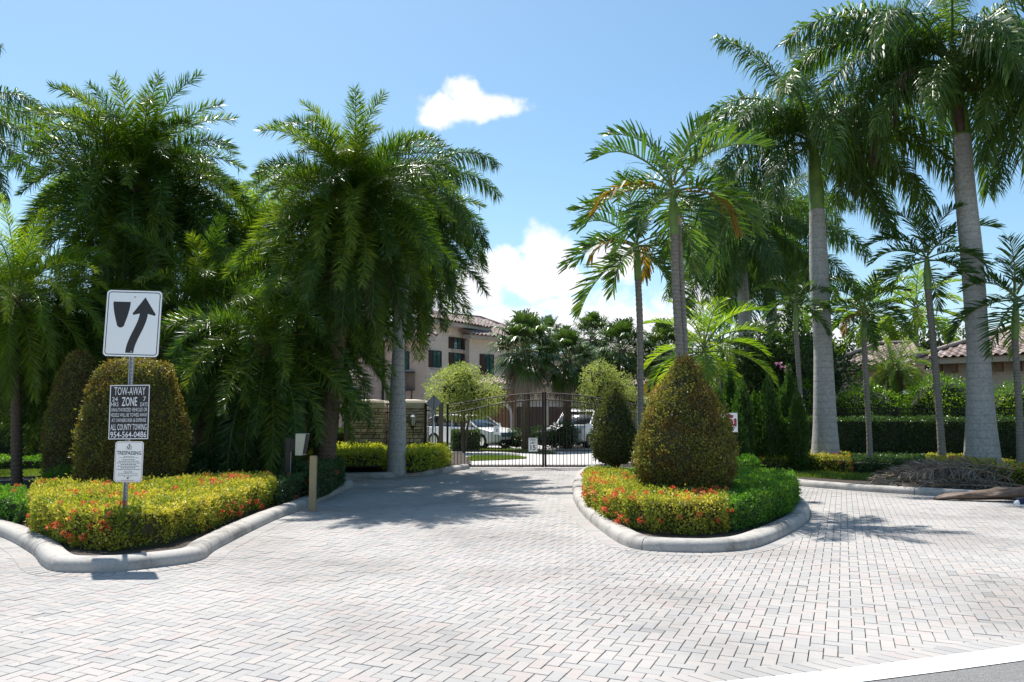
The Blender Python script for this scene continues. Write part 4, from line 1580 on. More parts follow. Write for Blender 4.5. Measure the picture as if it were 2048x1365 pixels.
# ================================================================== LEFT ISLAND HEDGES
HL = 0.52
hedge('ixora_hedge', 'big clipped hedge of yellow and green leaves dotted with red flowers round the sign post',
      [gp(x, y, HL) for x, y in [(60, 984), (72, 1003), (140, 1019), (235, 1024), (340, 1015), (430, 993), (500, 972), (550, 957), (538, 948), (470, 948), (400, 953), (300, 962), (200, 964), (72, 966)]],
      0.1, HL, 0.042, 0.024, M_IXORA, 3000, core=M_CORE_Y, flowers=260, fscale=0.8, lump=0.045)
hedge('green_hedge', 'low leafy green hedge at the left edge behind the kerb',
      [gp(x, y, 0.42) for x, y in [(-160, 980), (-60, 990), (10, 996), (52, 1000), (52, 970), (-20, 968), (-160, 968)]],
      0.1, 0.42, 0.05, 0.026, M_GREEN, 1500, flowers=6)
hedge('dark_hedge', 'shaded low dark green hedge behind the beige bollard, lower part',
      [gp(x, y, 0.47) for x, y in [(556, 965), (600, 957), (636, 948), (640, 940), (600, 938), (560, 944)]],
      0.1, 0.47, 0.045, 0.024, M_DARKH, 1500, flowers=10, group=None)
hedge('dark_hedge', 'shaded taller dark green hedge at the far tip of the left island',
      [gp(x, y, 0.62) for x, y in [(628, 938), (660, 932), (688, 922), (684, 915), (640, 913), (600, 917), (590, 928)]],
      0.1, 0.62, 0.045, 0.024, M_DARKH, 1500, flowers=12)
hedge('golden_hedge', 'bright yellow-green hedge in front of the left stone pillar',
      [gp(x, y, 0.62) for x, y in [(616, 912), (640, 911), (700, 906), (765, 905), (768, 894), (700, 891), (640, 899)]],
      0.28, 0.62, 0.06, 0.035, M_GOLD, 1200, lump=0.05, sprigs=0.06, up=0.7)
hedge('golden_hedge', 'bright yellow-green hedge between the grey palm trunk and the gate',
      [gp(x, y, 0.60) for x, y in [(776, 906), (830, 906), (892, 900), (893, 892), (840, 890), (776, 893)]],
      0.12, 0.60, 0.06, 0.035, M_GOLD, 1200, lump=0.06, sprigs=0.06, up=0.7)

T_BIG = [(0.12, 0.55), (0.2, 0.74), (0.5, 0.86), (0.9, 0.87), (1.3, 0.80), (1.7, 0.66), (2.05, 0.50), (2.28, 0.33), (2.40, 0.10)]


def scaled(prof, h, r, z0=None):
    zt = prof[-1][0]
    rm = max(p[1] for p in prof)
    z_lo = prof[0][0] if z0 is None else z0
    return [(z_lo + (p[0] - prof[0][0]) / (zt - prof[0][0]) * (h - z_lo), p[1] / rm * r) for p in prof]


topiary('tall rounded golden topiary behind the keep right sign post', 266, 13.3, [(0.12, 0.70), (0.34, 0.82), (0.72, 0.87), (1.13, 0.86), (1.53, 0.785), (1.93, 0.70), (2.25, 0.55), (2.38, 0.38), (2.44, 0.08)], 0.045, 0.026, M_TOPI, 2600, None, trunk=False)
topiary('dark reddish topiary in shade at the far left, behind the golden one', 152, 15.6, scaled(T_BIG, at(152, 700, 15.6).z - 0.1, 0.62, 0.1), 0.045, 0.026, M_TOPI, 1900, None, trunk=False)
blob_plant('juniper_shrub', 'low feathery green shrub left of the sign post topiary', (xg(148, 14.6), 14.6, 0.1), [(-0.15, 0, 0.2, 0.38, 0.3, 0.26), (0.25, 0, 0.18, 0.35, 0.3, 0.24)], 0.07, 0.016, M_GREEN, 3500, cat='shrub', twigs=False, up=0.9)

# ================================================================== RIGHT ISLAND
HR = 0.53
hedge('ixora_hedge', 'clipped hedge with orange-red flowers along the left and front of the right island',
      [gp(x, y, HR) for x, y in [(1166, 945), (1174, 961), (1200, 976), (1245, 990), (1306, 998), (1380, 1000), (1455, 996), (1454, 978), (1385, 974), (1325, 976), (1292, 966), (1268, 952), (1245, 942), (1176, 938)]],
      0.1, HR, 0.042, 0.024, M_IXORA, 3000, core=M_CORE_Y, flowers=190, fscale=0.85, lump=0.04)
hedge('green_hedge', 'rounded bright green hedge on the right half of the right island',
      [gp(x, y, HR - 0.02) for x, y in [(1459, 998), (1530, 988), (1576, 974), (1594, 958), (1586, 948), (1540, 941), (1470, 934), (1412, 934), (1404, 950), (1440, 966), (1459, 980)]],
      0.1, HR - 0.02, 0.04, 0.022, M_GREEN, 3000, lump=0.04)
hedge('green_hedge', 'narrow bright green hedge strip under the small topiary next to the gate',
      [gp(x, y, 0.44) for x, y in [(1166, 941), (1240, 946), (1300, 950), (1392, 952), (1392, 944), (1300, 938), (1230, 936), (1180, 935)]],
      0.1, 0.44, 0.04, 0.022, M_GREEN, 2200)
blob_plant('ground_cover', 'low dark green leaves around the foot of the large topiary', (xg(1372, 10.9), 11.0, 0.1), [(-0.35, 0.1, 0.12, 0.35, 0.4, 0.2), (0.1, 0.1, 0.12, 0.4, 0.4, 0.2), (0.45, 0.2, 0.12, 0.3, 0.4, 0.2)], 0.05, 0.028, M_GREEN, 4500, cat='shrub', twigs=False, up=0.8)
TY = 11.35
zt = at(1365, 712, TY).z - 0.1
topiary('large egg-shaped golden topiary on the right island', 1371, TY, [(0.27, 0.42), (0.33, 0.55), (0.45, 0.66), (0.65, 0.735), (0.94, 0.74), (1.31, 0.645), (1.675, 0.485), (1.97, 0.31), (2.18, 0.17), (2.32, 0.04)], 0.040, 0.023, M_TOPI, 3600, None)
TY2 = 14.9
topiary('smaller egg-shaped green topiary on the right island nearer the gate', 1230, TY2, [(0.50, 0.20), (0.54, 0.31), (0.64, 0.41), (0.87, 0.44), (1.16, 0.40), (1.45, 0.32), (1.74, 0.21), (1.93, 0.11), (2.03, 0.03)], 0.040, 0.023, M_TOPI_G, 3600, None, core=M_CORE)

# ================================================================== BOLLARD AND KEYPAD
bp_ = Vector((xg(627.5, 12.75), 12.75, 0))
bo = empty('bollard', bp_, 'square beige bollard on the paving beside the left kerb', 'bollard')
hb = at(627, 911, 12.75).z
mb = MB()
w_ = 0.053
mb.box(-w_, w_, -w_, w_, -0.05, hb - 0.02)
mb.box(-w_ + .004, w_ - .004, -w_ + .004, w_ - .004, hb - 0.02, hb - 0.008)
mb.build('post', M_BEIGE, bo, rot=(0, 0, 0.1))
mb = MB()
mb.box(-w_ - .004, w_ + .004, -w_ - .004, w_ + .004, hb - 0.030, hb - 0.021)
mb.build('cap', M_BEIGE, bo, rot=(0, 0, 0.1))
KY = 14.0
kb = Vector((xg(577, KY), KY, 0.1))
kp = empty('keypad_pedestal', kb, 'dark pedestal on the left island holding a cream entry keypad box', 'keypad')
zt_ = at(577, 876, KY).z - 0.1
mb = MB()
mb.box(-0.045, 0.045, -0.03, 0.05, -0.1, zt_)
mb.build('post', M_BLACK, kp)
mb = MB()
mb.box(0.045, 0.20, -0.02, 0.04, zt_ - 0.22, zt_ - 0.03)
mb.build('arm', M_BLACK, kp)
c0 = at(604, 889, KY) - kb
mb = MB()
pp = [(-0.08, 0.19), (0.10, 0.19), (0.045, -0.19), (-0.08, -0.19)]
mb.prism(pp, Vector((c0.x, -0.14, c0.z)), UX, WZ, Vector((0, 1, 0)), 0, 0.26)
mb.build('box', M_CABINET, kp)
mb = MB()
sl_ = [(0.106, 0.18), (0.112, 0.18), (0.058, -0.17), (0.052, -0.17)]
mb.prism(sl_, Vector((c0.x, -0.12, c0.z)), UX, WZ, Vector((0, 1, 0)), 0, 0.22)
mb.build('keypad_face', M_BLACK, kp)
mb = MB()
mb.box(0.052, 0.058, -0.035, -0.03, -0.1, zt_ - 0.25)
mb.build('conduit', M_GALV, kp)

# ================================================================== GATE
GY = 22.7
gx0, gxm, gx1 = at(895, 870, GY).x, at(1088.5, 870, GY).x, at(1290, 870, GY).x
ztc, zth = at(1088, 787, GY).z, at(895, 811, GY).z
zlc, zlh = at(1088, 800, GY).z, at(895, 829, GY).z
zmid = at(1000, 903, GY).z
PICK = npmesh('picket', np.array([(x, y, z) for z in (0, 1) for x, y in ((-.009, -.009), (.009, -.009), (.009, .009), (-.009, .009))]),
              [np.array([(0, 1, 5, 4), (1, 2, 6, 5), (2, 3, 7, 6), (3, 0, 4, 7), (4, 5, 6, 7), (3, 2, 1, 0)])], M_IRON)


def topz(x, lo=False):
    a, b = (zlh, zlc) if lo else (zth, ztc)
    W_ = gxm - gx0
    t = min(1.0, abs(x - gxm) / W_)
    return b + (a - b) * (1 - math.cos(t * PI * 0.62)) / (1 - math.cos(PI * 0.62))


def scroll_mesh():
    mb = MB()
    P = []
    for k in range(26):
        t = k / 25
        a = t * 2 * PI * 1.25
        r = 0.062 * (1 - 0.55 * t)
        P.append((r * math.cos(a), 0, r * math.sin(a)))
    mb.tube(P, 0.010, n=5)
    return mb.mesh('scroll', M_IRON)


SCR = scroll_mesh()


def gate_leaf(label, xa, xb, hinge_left):
    root = empty('gate_leaf', (xa if hinge_left else xb, GY, 0), label, 'gate', 'two leaves of the driveway gate')
    ox = root.location.x
    x_0, x_1 = min(xa, xb), max(xa, xb)
    for x, w in ((x_0, 0.03), (x_1, 0.03)):
        mb = MB()
        mb.box(x - ox - w, x - ox + w, -0.03, 0.03, 0.03, topz(x) + 0.03)
        mb.build('stile', M_IRON, root)
    n = 28
    for k in range(1, n):
        x = x_0 + (x_1 - x_0) * k / n
        z1 = topz(x) if k % 4 == 0 else topz(x, True)
        o = obj('picket', PICK, root, (x - ox, 0, 0.06))
        o.scale = (1, 1, z1 - 0.06)
    for lo in (False, True):
        mb = MB()
        P = [(x_0 + (x_1 - x_0) * k / 20 - ox, 0, topz(x_0 + (x_1 - x_0) * k / 20, lo)) for k in range(21)]
        mb.tube(P, 0.02, n=4, sm=False)
        mb.build('curved_rail', M_IRON, root)
    for z, h in ((0.035, 0.05), (zmid, 0.035)):
        mb = MB()
        mb.box(x_0 - ox, x_1 - ox, -0.018, 0.018, z, z + h)
        mb.build('rail', M_IRON, root)
    for k in range(14):
        x = x_0 + (x_1 - x_0) * (k + 0.5) / 14
        z = (topz(x) + topz(x, True)) / 2
        o = obj('scroll', SCR, root, (x - ox, 0, z))
        o.scale = (1 if x > gxm else -1, 1, 1)
    return root


gate_leaf('left leaf of the dark arched iron driveway gate', gx0, gxm - 0.035, True)
gate_leaf('right leaf of the dark arched iron driveway gate, partly behind the small topiary', gxm + 0.035, gx1, False)
M_POSTB = plain('brown_post_paint', (0.16, 0.125, 0.10), 0.6)
for px_, w_, lb in ((882, 0.06, 'brown square post left of the driveway gate'), (1302, 0.06, 'brown square post right of the driveway gate')):
    e = empty('gate_post', (at(px_, 870, GY).x, GY, 0), lb, 'post')
    mb = MB()
    mb.box(-w_, w_, -w_, w_, -0.05, zth + 0.06)
    mb.build('post', M_POSTB, e)
    mb = MB()
    mb.box(-w_ - .012, w_ + .012, -w_ - .012, w_ + .012, zth + 0.061, zth + 0.085)
    mb.build('cap', M_POSTB, e)


def small_sign(name, label, px, py, Y, w, h, lines, cat='sign', mat=M_SIGNW, border=True):
    c = at(px, py, Y)
    e = empty(name, c, label, cat)
    plate('plate', w, h, min(w, h) * 0.12, mat, e, (0, 0, 0), 0.003)
    if border:
        ring_plate('border', w * 0.92, h * 0.95, min(w, h) * 0.09, w * 0.03, M_SIGNB, e, (0, -0.0042, 0))
    for s, v, hh_, ww_, bo_ in lines:
        text_part(s, e, (0, -0.0046, (0.5 - v) * h), hh_ * h, ww_ * w, M_SIGNB, bold=bo_)
    mb = MB()
    mb.box(-0.01, 0.01, 0.0, 0.03, -h * 0.3, h * 0.3)
    mb.build('clamp', M_GALV, e)
    return e


small_sign('speed_limit_sign', 'white speed limit 15 sign hung low on the driveway gate', 1066, 890, GY - 0.06, 18.5 / 68.3, 27.5 / 68.3, [('SPEED', 0.16, 0.14, 0.66, 0.01), ('LIMIT', 0.36, 0.14, 0.60, 0.01), ('15', 0.70, 0.36, 0.56, 0.02)])
e = small_sign('gate_notice', 'small white notice plate on the left gate leaf before the white car', 993, 861, GY - 0.06, 12 / 68.3, 17 / 68.3, [], border=False)
mb = MB()
mb.add([(-.02, -.0046, -.05), (.03, -.0046, -.03), (.035, -.0046, .03), (-.005, -.0046, .045), (0.005, -.0046, 0.0)], [(0, 1, 2, 3, 4)])
mb.build('symbol', M_SIGNB, e)
small_sign('gate_notice', 'small white notice plate on the right gate leaf beside the small topiary', 1178, 858, GY - 0.06, 12 / 68.3, 20 / 68.3, [], border=False)
e = empty('gate_reflector', at(1203, 907, GY - 0.1), 'small red reflector box on a bar, low on the right gate leaf', 'reflector')
mb = MB()
mb.box(-0.055, 0.055, -0.03, 0.02, -0.07, 0.05)
mb.build('reflector', M_REFLECT, e)
mb = MB()
mb.box(-0.09, 0.30, 0.0, 0.025, 0.052, 0.072)
mb.build('bar', M_GALV, e)

# ---- fences
def fence(name, label, x0, y0, x1, y1, zt, pitch, zb=0.1, second=0.14, group=None):
    L = math.hypot(x1 - x0, y1 - y0)
    root = empty(name, (x0, y0, 0), label, 'fence', group)
    n = int(L / pitch)
    ang = math.atan2(y1 - y0, x1 - x0)
    root.rotation_euler = (0, 0, ang)
    for k in range(n + 1):
        o = obj('picket', PICK, root, (k * pitch, 0, zb))
        o.scale = (1, 1, zt - zb - 0.02)
    for z in (zt - 0.03, zt - second - 0.03, zb + 0.12):
        mb = MB()
        mb.box(0, L, -0.02, 0.02, z, z + 0.03)
        mb.build('rail', M_IRON, root)
    for k in range(int(L / 2.4) + 2):
        mb = MB()
        x = min(k * 2.4, L)
        mb.box(x - 0.035, x + 0.035, -0.035, 0.035, 0, zt + 0.05)
        mb.build('post', M_IRON, root)
    return root


fence('iron_fence', 'dark iron fence left of the stone pillars under the palm fronds', at(380, 860, 23.6).x, 23.6, at(690, 860, 23.6).x, 23.6, at(640, 815, 23.6).z, 0.115)
fence('iron_fence', 'short dark iron fence between the right stone pillar and the gate', at(851, 860, 23.2).x, 23.2, at(880, 860, 23.2).x, 23.2, at(865, 811, 23.2).z, 0.10)
fence('iron_fence', 'dark iron fence behind the clipped hedges on the right', at(1480, 830, 24.2).x, 24.6, at(2330, 830, 23.0).x, 22.9, at(1850, 817, 23.6).z, 0.125, zb=0.8)
e = empty('gate_post', (at(695, 860, 23.4).x, 23.4, 0), 'wide brown-grey post left of the stone pillars', 'post')
mb = MB()
mb.box(-0.08, 0.08, -0.08, 0.08, 0, at(695, 822, 23.4).z)
mb.build('post', M_POSTB, e)
e = empty('pedestrian_gate', (at(774, 860, 23.6).x, 23.6, 0), 'narrow dark iron pedestrian gate between the two stone pillars', 'gate')
for k in range(7):
    o = obj('picket', PICK, e, ((k - 3) * 0.07, 0, 0.1))
    o.scale = (1.3, 1, at(774, 808, 23.6).z - 0.1)
for z in (0.15, 1.0, at(774, 808, 23.6).z - 0.03, at(774, 827, 23.6).z):
    mb = MB()
    mb.box(-0.26, 0.26, -0.02, 0.02, z, z + 0.04)
    mb.build('rail', M_IRON, e)

# ---- stone pillars
def pillar(label, pxa, pxb, Y):
    xa, xb = at(pxa, 850, Y).x, at(pxb, 850, Y).x
    w = xb - xa
    zc = at(pxa, 817, Y).z
    ztp = at(pxa, 801, Y).z
    root = empty('stone_pillar', ((xa + xb) / 2, Y, 0), label, 'pillar', 'stone pillars beside the driveway gate')
    mb = MB()
    mb.box(-w / 2 + .035, w / 2 - .035, 0.035, w - .035, 0, zc)
    mb.build('mortar_core', M_MORTAR, root)
    z = 0.1
    shapes = {}
    while z < zc - 0.03:
        h = min(random.choice([0.055, 0.07, 0.085, 0.10, 0.12]), zc - z)
        for face in (0, 1, 2):
            x = -w / 2
            while x < w / 2 - 0.02:
                l = min(random.choice([0.12, 0.18, 0.24, 0.3, 0.38]), w / 2 - x)
                if w / 2 - (x + l) < 0.08:
                    l = w / 2 - x
                d = random.uniform(0.03, 0.055)
                key = (round(l, 3), round(h, 3), random.randint(0, 1))
                if key not in shapes:
                    m_ = MB()
                    a, b = l / 2 - 0.006, h / 2 - 0.005
                    j = lambda s: random.uniform(-s, s)
                    fr = [(-a + .01 + j(.005), -.03, -b + .008 + j(.004)), (a - .01 + j(.005), -.03, -b + .008 + j(.004)), (a - .01 + j(.005), -.03, b - .008 + j(.004)), (-a + .01 + j(.005), -.03, b - .008 + j(.004))]
                    bk = [(-a, 0, -b), (a, 0, -b), (a, 0, b), (-a, 0, b)]
                    b2 = [(-a, .06, -b), (a, .06, -b), (a, .06, b), (-a, .06, b)]
                    m_.add(fr + bk + b2, [(0, 1, 2, 3)] + [(q + 4, (q + 1) % 4 + 4, (q + 1) % 4, q) for q in range(4)] + [(q + 8, (q + 1) % 4 + 8, (q + 1) % 4 + 4, q + 4) for q in range(4)])
                    shapes[key] = m_.mesh('stone', M_STONE)
                cx = x + l / 2
                if face == 0:
                    obj('stone', shapes[key], root, (cx, random.uniform(-.012, .010), z + h / 2))
                elif face == 1 and z > 0.5:
                    obj('stone', shapes[key], root, (w / 2 + random.uniform(-.01, .01), w / 2 + cx, z + h / 2), (0, 0, PI / 2))
                elif face == 2 and z > 0.5:
                    obj('stone', shapes[key], root, (-w / 2 + random.uniform(-.01, .01), w / 2 - cx, z + h / 2), (0, 0, -PI / 2))
                x += l
        z += h
    mb = MB()
    o = 0.045
    a = w / 2 + o
    vs = []
    for q, zz in ((a, zc + .001), (a, zc + .04), (a - 0.012, zc + .05), (a - 0.005, (zc + ztp) / 2 + .05), (a - 0.05, ztp), (0.15, ztp + 0.03)):
        vs += [(-q, w / 2 - q, zz), (q, w / 2 - q, zz), (q, w / 2 + q, zz), (-q, w / 2 + q, zz)]
    fs = [(3, 2, 1, 0)]
    for r_ in range(5):
        for q in range(4):
            fs.append((r_ * 4 + q, r_ * 4 + (q + 1) % 4, (r_ + 1) * 4 + (q + 1) % 4, (r_ + 1) * 4 + q))
    fs.append((20, 21, 22, 23))
    mb.add(vs, fs)
    mb.build('capstone', M_CAPSTONE, root)
    return root


pillar('left stone pillar with a cream cap, left of the grey palm trunk', 702, 766, 23.3)
pillar('right stone pillar with a cream cap carrying the black lantern', 786, 849, 23.3)
lc = at(826, 845, 23.15)
e = empty('wall_lantern', lc, 'black carriage lantern on the right stone pillar', 'lantern')
mb = MB()
mb.lathe([(0.002, 0.30), (0.012, 0.27), (0.03, 0.25), (0.05, 0.235), (0.115, 0.165), (0.115, 0.15), (0.02, 0.15)], n=6, sm=False)
mb.build('hood', M_GALV, e)
mb = MB()
mb.lathe([(0.085, 0.15), (0.045, -0.10), (0.0, -0.10)], n=6, sm=False)
mb.build('glass', M_LAMPGLASS, e)
mb = MB()
for q in range(6):
    a = q * PI / 3
    mb.tube([(0.09 * math.cos(a), 0.09 * math.sin(a), 0.15), (0.048 * math.cos(a), 0.048 * math.sin(a), -0.11)], 0.007, n=4)
mb.lathe([(0.055, -0.10), (0.055, -0.13), (0.02, -0.17), (0.006, -0.24)], n=8)
mb.tube([(0, 0, -0.2), (0, 0.05, -0.30), (0, 0.16, -0.22)], 0.010, n=5)
mb.build('frame', M_BLACK, e)

# ---- road signs near the gate
def diamond(name, label, px, py, Y, hd, mat, foot_px, extra=None, cat='road sign', polemat=M_GALV):
    c = at(px, py, Y)
    fx = xg(foot_px, Y)
    e = empty(name, (fx, Y, 0.05), label, cat)
    mb = MB()
    mb.tube([(0, 0.02, -0.05), (c.x - fx, 0.02, c.z - 0.05 + hd * 0.8)], 0.022, n=8)
    mb.build('pole', polemat, e)
    mb = MB()
    r = 0.12
    pts = []
    for k in range(4):
        a = k * PI / 2
        for s in (-1, 1):
            pts.append((hd * (math.cos(a) * (1 - r * .5) - s * r * .5 * math.sin(a)), hd * (math.sin(a) * (1 - r * .5) + s * r * .5 * math.cos(a))))
    pl = MB()
    pl.prism(pts, Vector((c.x - fx, -0.01, c.z - 0.05)), UX, WZ, NY, 0, 0.004)
    f = pl.build('plate', mat, e)
    return e, Vector((c.x - fx, -0.0155, c.z - 0.05))


e, c = diamond('road_sign', 'grey back of a diamond road sign left of the driveway gate', 868, 806, 22.2, 0.225, M_SIGNBACK, 864)
mb = MB()
mb.prism([(-0.10, 0.09), (0.10, 0.09), (0, -0.09)], c + Vector((-0.02, 0.0, -0.30)), UX, WZ, NY, 0, 0.004)
mb.build('small_plate', M_SIGNBACK, e)
mb = MB()
mb.box(c.x - .008, c.x + .008, c.y - .01, c.y, c.z - .2, c.z + .2)
mb.build('brace', M_BLACK, e)
e, c = diamond('warning_sign', 'yellow diamond warning sign beside the slender palm trunk', 1297, 779, 24.0, 0.29, M_YELLOW, 1297, polemat=M_BLACK)
mb = MB()
mb.add([(c.x + 0.0 + 0.035 * math.cos(a), c.y, c.z + 0.09 + 0.035 * math.sin(a)) for a in np.linspace(0, 2 * PI, 13)[:-1]], [tuple(range(12))])
mb.add([(c.x + p[0], c.y, c.z + p[1]) for p in [(-0.10, -0.11), (-0.03, -0.07), (0.0, 0.03), (0.05, 0.045), (0.07, 0.0), (0.06, -0.06), (0.0, -0.12)]], [tuple(range(7))])
mb.build('symbol', M_SIGNB, e)
ring = MB()
a_ = [(0, .262), (.262, 0), (0, -.262), (-.262, 0)]
b_ = [(0, .25), (.25, 0), (0, -.25), (-.25, 0)]
ring.add([(c.x + p[0], c.y, c.z + p[1]) for p in a_ + b_], [(k, (k + 1) % 4, 4 + (k + 1) % 4, 4 + k) for k in range(4)])
ring.build('border', M_SIGNB, e)

FY = 16.6
c = at(1459.5, 845.5, FY)
e = empty('fire_sign', (c.x, FY, 0.1), 'square white sign with a dark red fire service cross behind the large topiary', 'sign')
s_ = 38 / (1550 / FY)
sw = 31 / (1550 / FY)
cz = c.z - 0.1
mb = MB()
mb.tube([(0, 0.02, -0.1), (0, 0.02, cz + s_ * .45)], 0.02, n=8)
mb.build('post', M_GALV, e)
plate('plate', sw, s_, 0.006, M_SIGNW, e, (0, 0, cz))
mb = MB()
for k in range(4):
    a0 = k * PI / 2
    P = []
    for t in np.linspace(-0.58, 0.58, 7):
        P.append((0.155 * (1 - 0.10 * (1 - abs(t) / 0.58)) * math.cos(a0 + t), 0.155 * math.sin(a0 + t) * (1 - 0.10 * (1 - abs(t) / 0.58))))
    for t in np.linspace(0.66, -0.66, 7):
        P.append((0.088 * math.cos(a0 + t), 0.088 * math.sin(a0 + t)))
    mb.add([(p[0] * 1.05, -0.0045, cz + p[1] * 1.15) for p in P], [tuple(range(len(P)))])
mb.build('cross', M_RED, e)
mb = MB()
mb.add([(0.078 * math.cos(a), -0.0047, cz + 0.082 * math.sin(a)) for a in np.linspace(0, 2 * PI, 25)[:-1]], [tuple(range(24))])
mb.build('disc', M_RED, e)
text_part('F', e, (0.0, -0.0052, cz), 0.075, 0.05, M_SIGNW)

# path light on the right verge
e = empty('path_light', (*gp(1601, 950), 0.1), 'small dark ground spotlight in front of the low hedge on the right verge', 'lamp')
mb = MB()
mb.tube([(0, 0, 0), (0, 0, 0.10)], 0.012, n=6)
mb.build('stake', M_BLACK, e)
mb = MB()
mb.lathe([(0.02, 0.0), (0.035, 0.02), (0.04, 0.12), (0.034, 0.13), (0.0, 0.12)], n=10)
mb.build('head', M_BLACK, e, (0, 0, 0.09), (0.4, 0.2, 0))

# ================================================================== LEFT PALMS
# px, crown py, distance, fronds, scale
date_palm('tall date palm with a broad drooping crown above the keep right sign', 277, 385, 19.4, 150, 1.12, dead=4, emin=-82)
date_palm('tall date palm nearest the gate with a rust-coloured frond hanging below its crown', 702, 418, 16.3, 140, 0.90, dead=14, rusty=2, emin=-80, basepx=648)
date_palm('low date palm whose fronds spread from a crown right of the tow-away sign', 532, 695, 15.9, 90, 0.86, emin=-84, emax=58, knd='date')
date_palm('bright green date palm at the left edge of the island', 30, 600, 16.0, 70, 0.85, knd='date_bright', emin=-65, basepx=38, trunk_r=0.09)
date_palm('bright green date palm between the two tallest date palms', 508, 500, 21.5, 80, 1.05, knd='date_bright', emin=-60)
date_palm('shaded date palm directly right of the tow-away sign under the tallest crown', 405, 640, 17.6, 70, 0.86, emin=-82)
date_palm('shaded date palm left of the keep right sign', 110, 650, 17.7, 70, 0.85, emin=-82, emax=60)
date_palm('small shaded date palm beside the iron fence', 600, 600, 20.5, 60, 0.85, emin=-75, dead=3)
date_palm('bright low date palm peeping out over the left edge', -80, 690, 18.0, 60, 0.85, knd='date_bright', emin=-60)

date_palm('drooping date palm behind the grey royal trunk between the pillars', 800, 470, 21.3, 100, 1.0, emin=-80, emax=60, basepx=797)
date_palm('small shaded date palm between the bollard and the tall palm nearest the gate', 655, 668, 17.6, 54, 0.62, emin=-70, emax=50, dead=4, basepx=640)
royal_palm('royal palm whose grey trunk stands between the stone pillars', 19.6,
           [(793, 950), (794, 850), (797, 700), (806, 560), (815, 470)], [0.25, 0.225, 0.15, 0.17, 0.13],
           [(815, 470), (818, 430), (820, 400), (822, 380)], (815, 385), 13, 0.78,
           azlist=[-5, -30, 20, 60, 120, 170, 215, 260, 300, -12, 15, 330, 80], elist=[46, 5, 35, 40, 40, 30, 20, 30, 30, -15, -20, -40, 60])
royal_palm('royal palm at the far left whose frond tips enter the frame', 22.0,
           [(-150, 930), (-145, 700), (-128, 380)], [0.27, 0.2, 0.2], [(-128, 380), (-125, 330), (-120, 270), (-118, 230)], (-112, 235), 13, 0.92,
           azlist=[0, -25, 30, 60, 100, 150, 200, 250, 300, -10, 10, 200, 80], elist=[38, 0, 20, 40, 55, 30, 20, 60, 76, -15, -25, -40, 86])

# dark planting behind the left island
blob_plant('background_tree', 'dense dark broadleaf tree behind the low date palm', (xg(470, 25.5), 25.5, 0), [(-2.2, 0, 2.6, 2.3, 1.2, 1.9), (0.2, 0, 3.0, 2.0, 1.2, 2.1), (-0.6, 0, 1.2, 2.6, 1.0, 1.2)], 0.15, 0.08, M_TREE, 9000, group='dark trees behind the left island')
blob_plant('background_tree', 'dense dark broadleaf tree at the far left behind the palms', (xg(60, 26.0), 26.0, 0), [(-2.2, 0, 3.2, 2.6, 1.2, 2.3), (1.4, 0, 3.0, 2.4, 1.2, 2.2), (-0.6, 0, 1.3, 3.6, 1.0, 1.3)], 0.15, 0.08, M_TREE, 10000, group='dark trees behind the left island')
blob_plant('background_tree', 'dense dark broadleaf tree behind the tallest date palm', (xg(270, 27.5), 27.5, 0), [(-1.8, 0, 3.4, 2.4, 1.2, 2.4), (1.6, 0, 3.4, 2.4, 1.2, 2.6), (0, 0, 1.3, 3.4, 1.0, 1.4)], 0.15, 0.08, M_TREE, 10000, group='dark trees behind the left island')
hedge('tall_hedge', 'tall dark clipped hedge at the left edge behind the grass', [(xg(-420, 23), 22.4), (xg(110, 22.4), 22.2), (xg(110, 23.4), 23.3), (xg(-420, 23.4), 23.5)], 0.1, at(50, 852, 22.2).z, 0.07, 0.04, M_DARKH, 700)
hedge('low_hedge', 'low glossy hedge behind the pale path at the left edge', [(xg(-300, 21), 20.8), (xg(92, 20.8), 20.7), (xg(92, 21.6), 21.5), (xg(-300, 21.6), 21.7)], 0.1, at(50, 918, 20.7).z, 0.07, 0.04, M_GREEN, 700, lump=0.06)
hedge('tall_hedge', 'sunlit green hedge seen through the iron fence left of the pillars', [(xg(560, 26), 25.2), (xg(646, 26), 25.2), (xg(650, 26), 26.2), (xg(560, 26), 26.2)], 0.1, at(610, 822, 25.2).z, 0.09, 0.05, M_FICUS, 500)
hedge('tall_hedge', 'dark shrubs seen through the fence directly left of the stone pillars', [(xg(652, 24.8), 24.2), (xg(700, 24.8), 24.2), (xg(705, 25.4), 25.2), (xg(640, 25.4), 25.2)], 0.1, at(670, 862, 24.2).z, 0.09, 0.05, M_DARKH, 600)

# ================================================================== RIGHT PALMS
r1, c1 = royal_palm('tallest royal palm with a thick grey trunk near the right edge', 18.8,
                    [(1966, 958), (1962, 850), (1956, 700), (1944, 520), (1930, 380), (1924, 272)], [0.46, 0.33, 0.245, 0.25, 0.235, 0.20],
                    [(1924, 272), (1919, 230), (1912, 185), (1905, 95)], (1906, 128), 27, 1.16,
                    azlist=[180, 195, 165, 215, 145, 0, 20, -25, 60, -60, 100, 260, 240, 300, 120, 185, -8, 40, 275, 90, 205, 175, 10, -15, 225, 150, 330],
                    elist=[46, 20, 34, 30, 52, 40, 15, 15, 30, 20, 50, 15, 40, 35, -15, 2, -5, -20, -15, 84, -15, 55, -28, 30, -10, 10, -12])
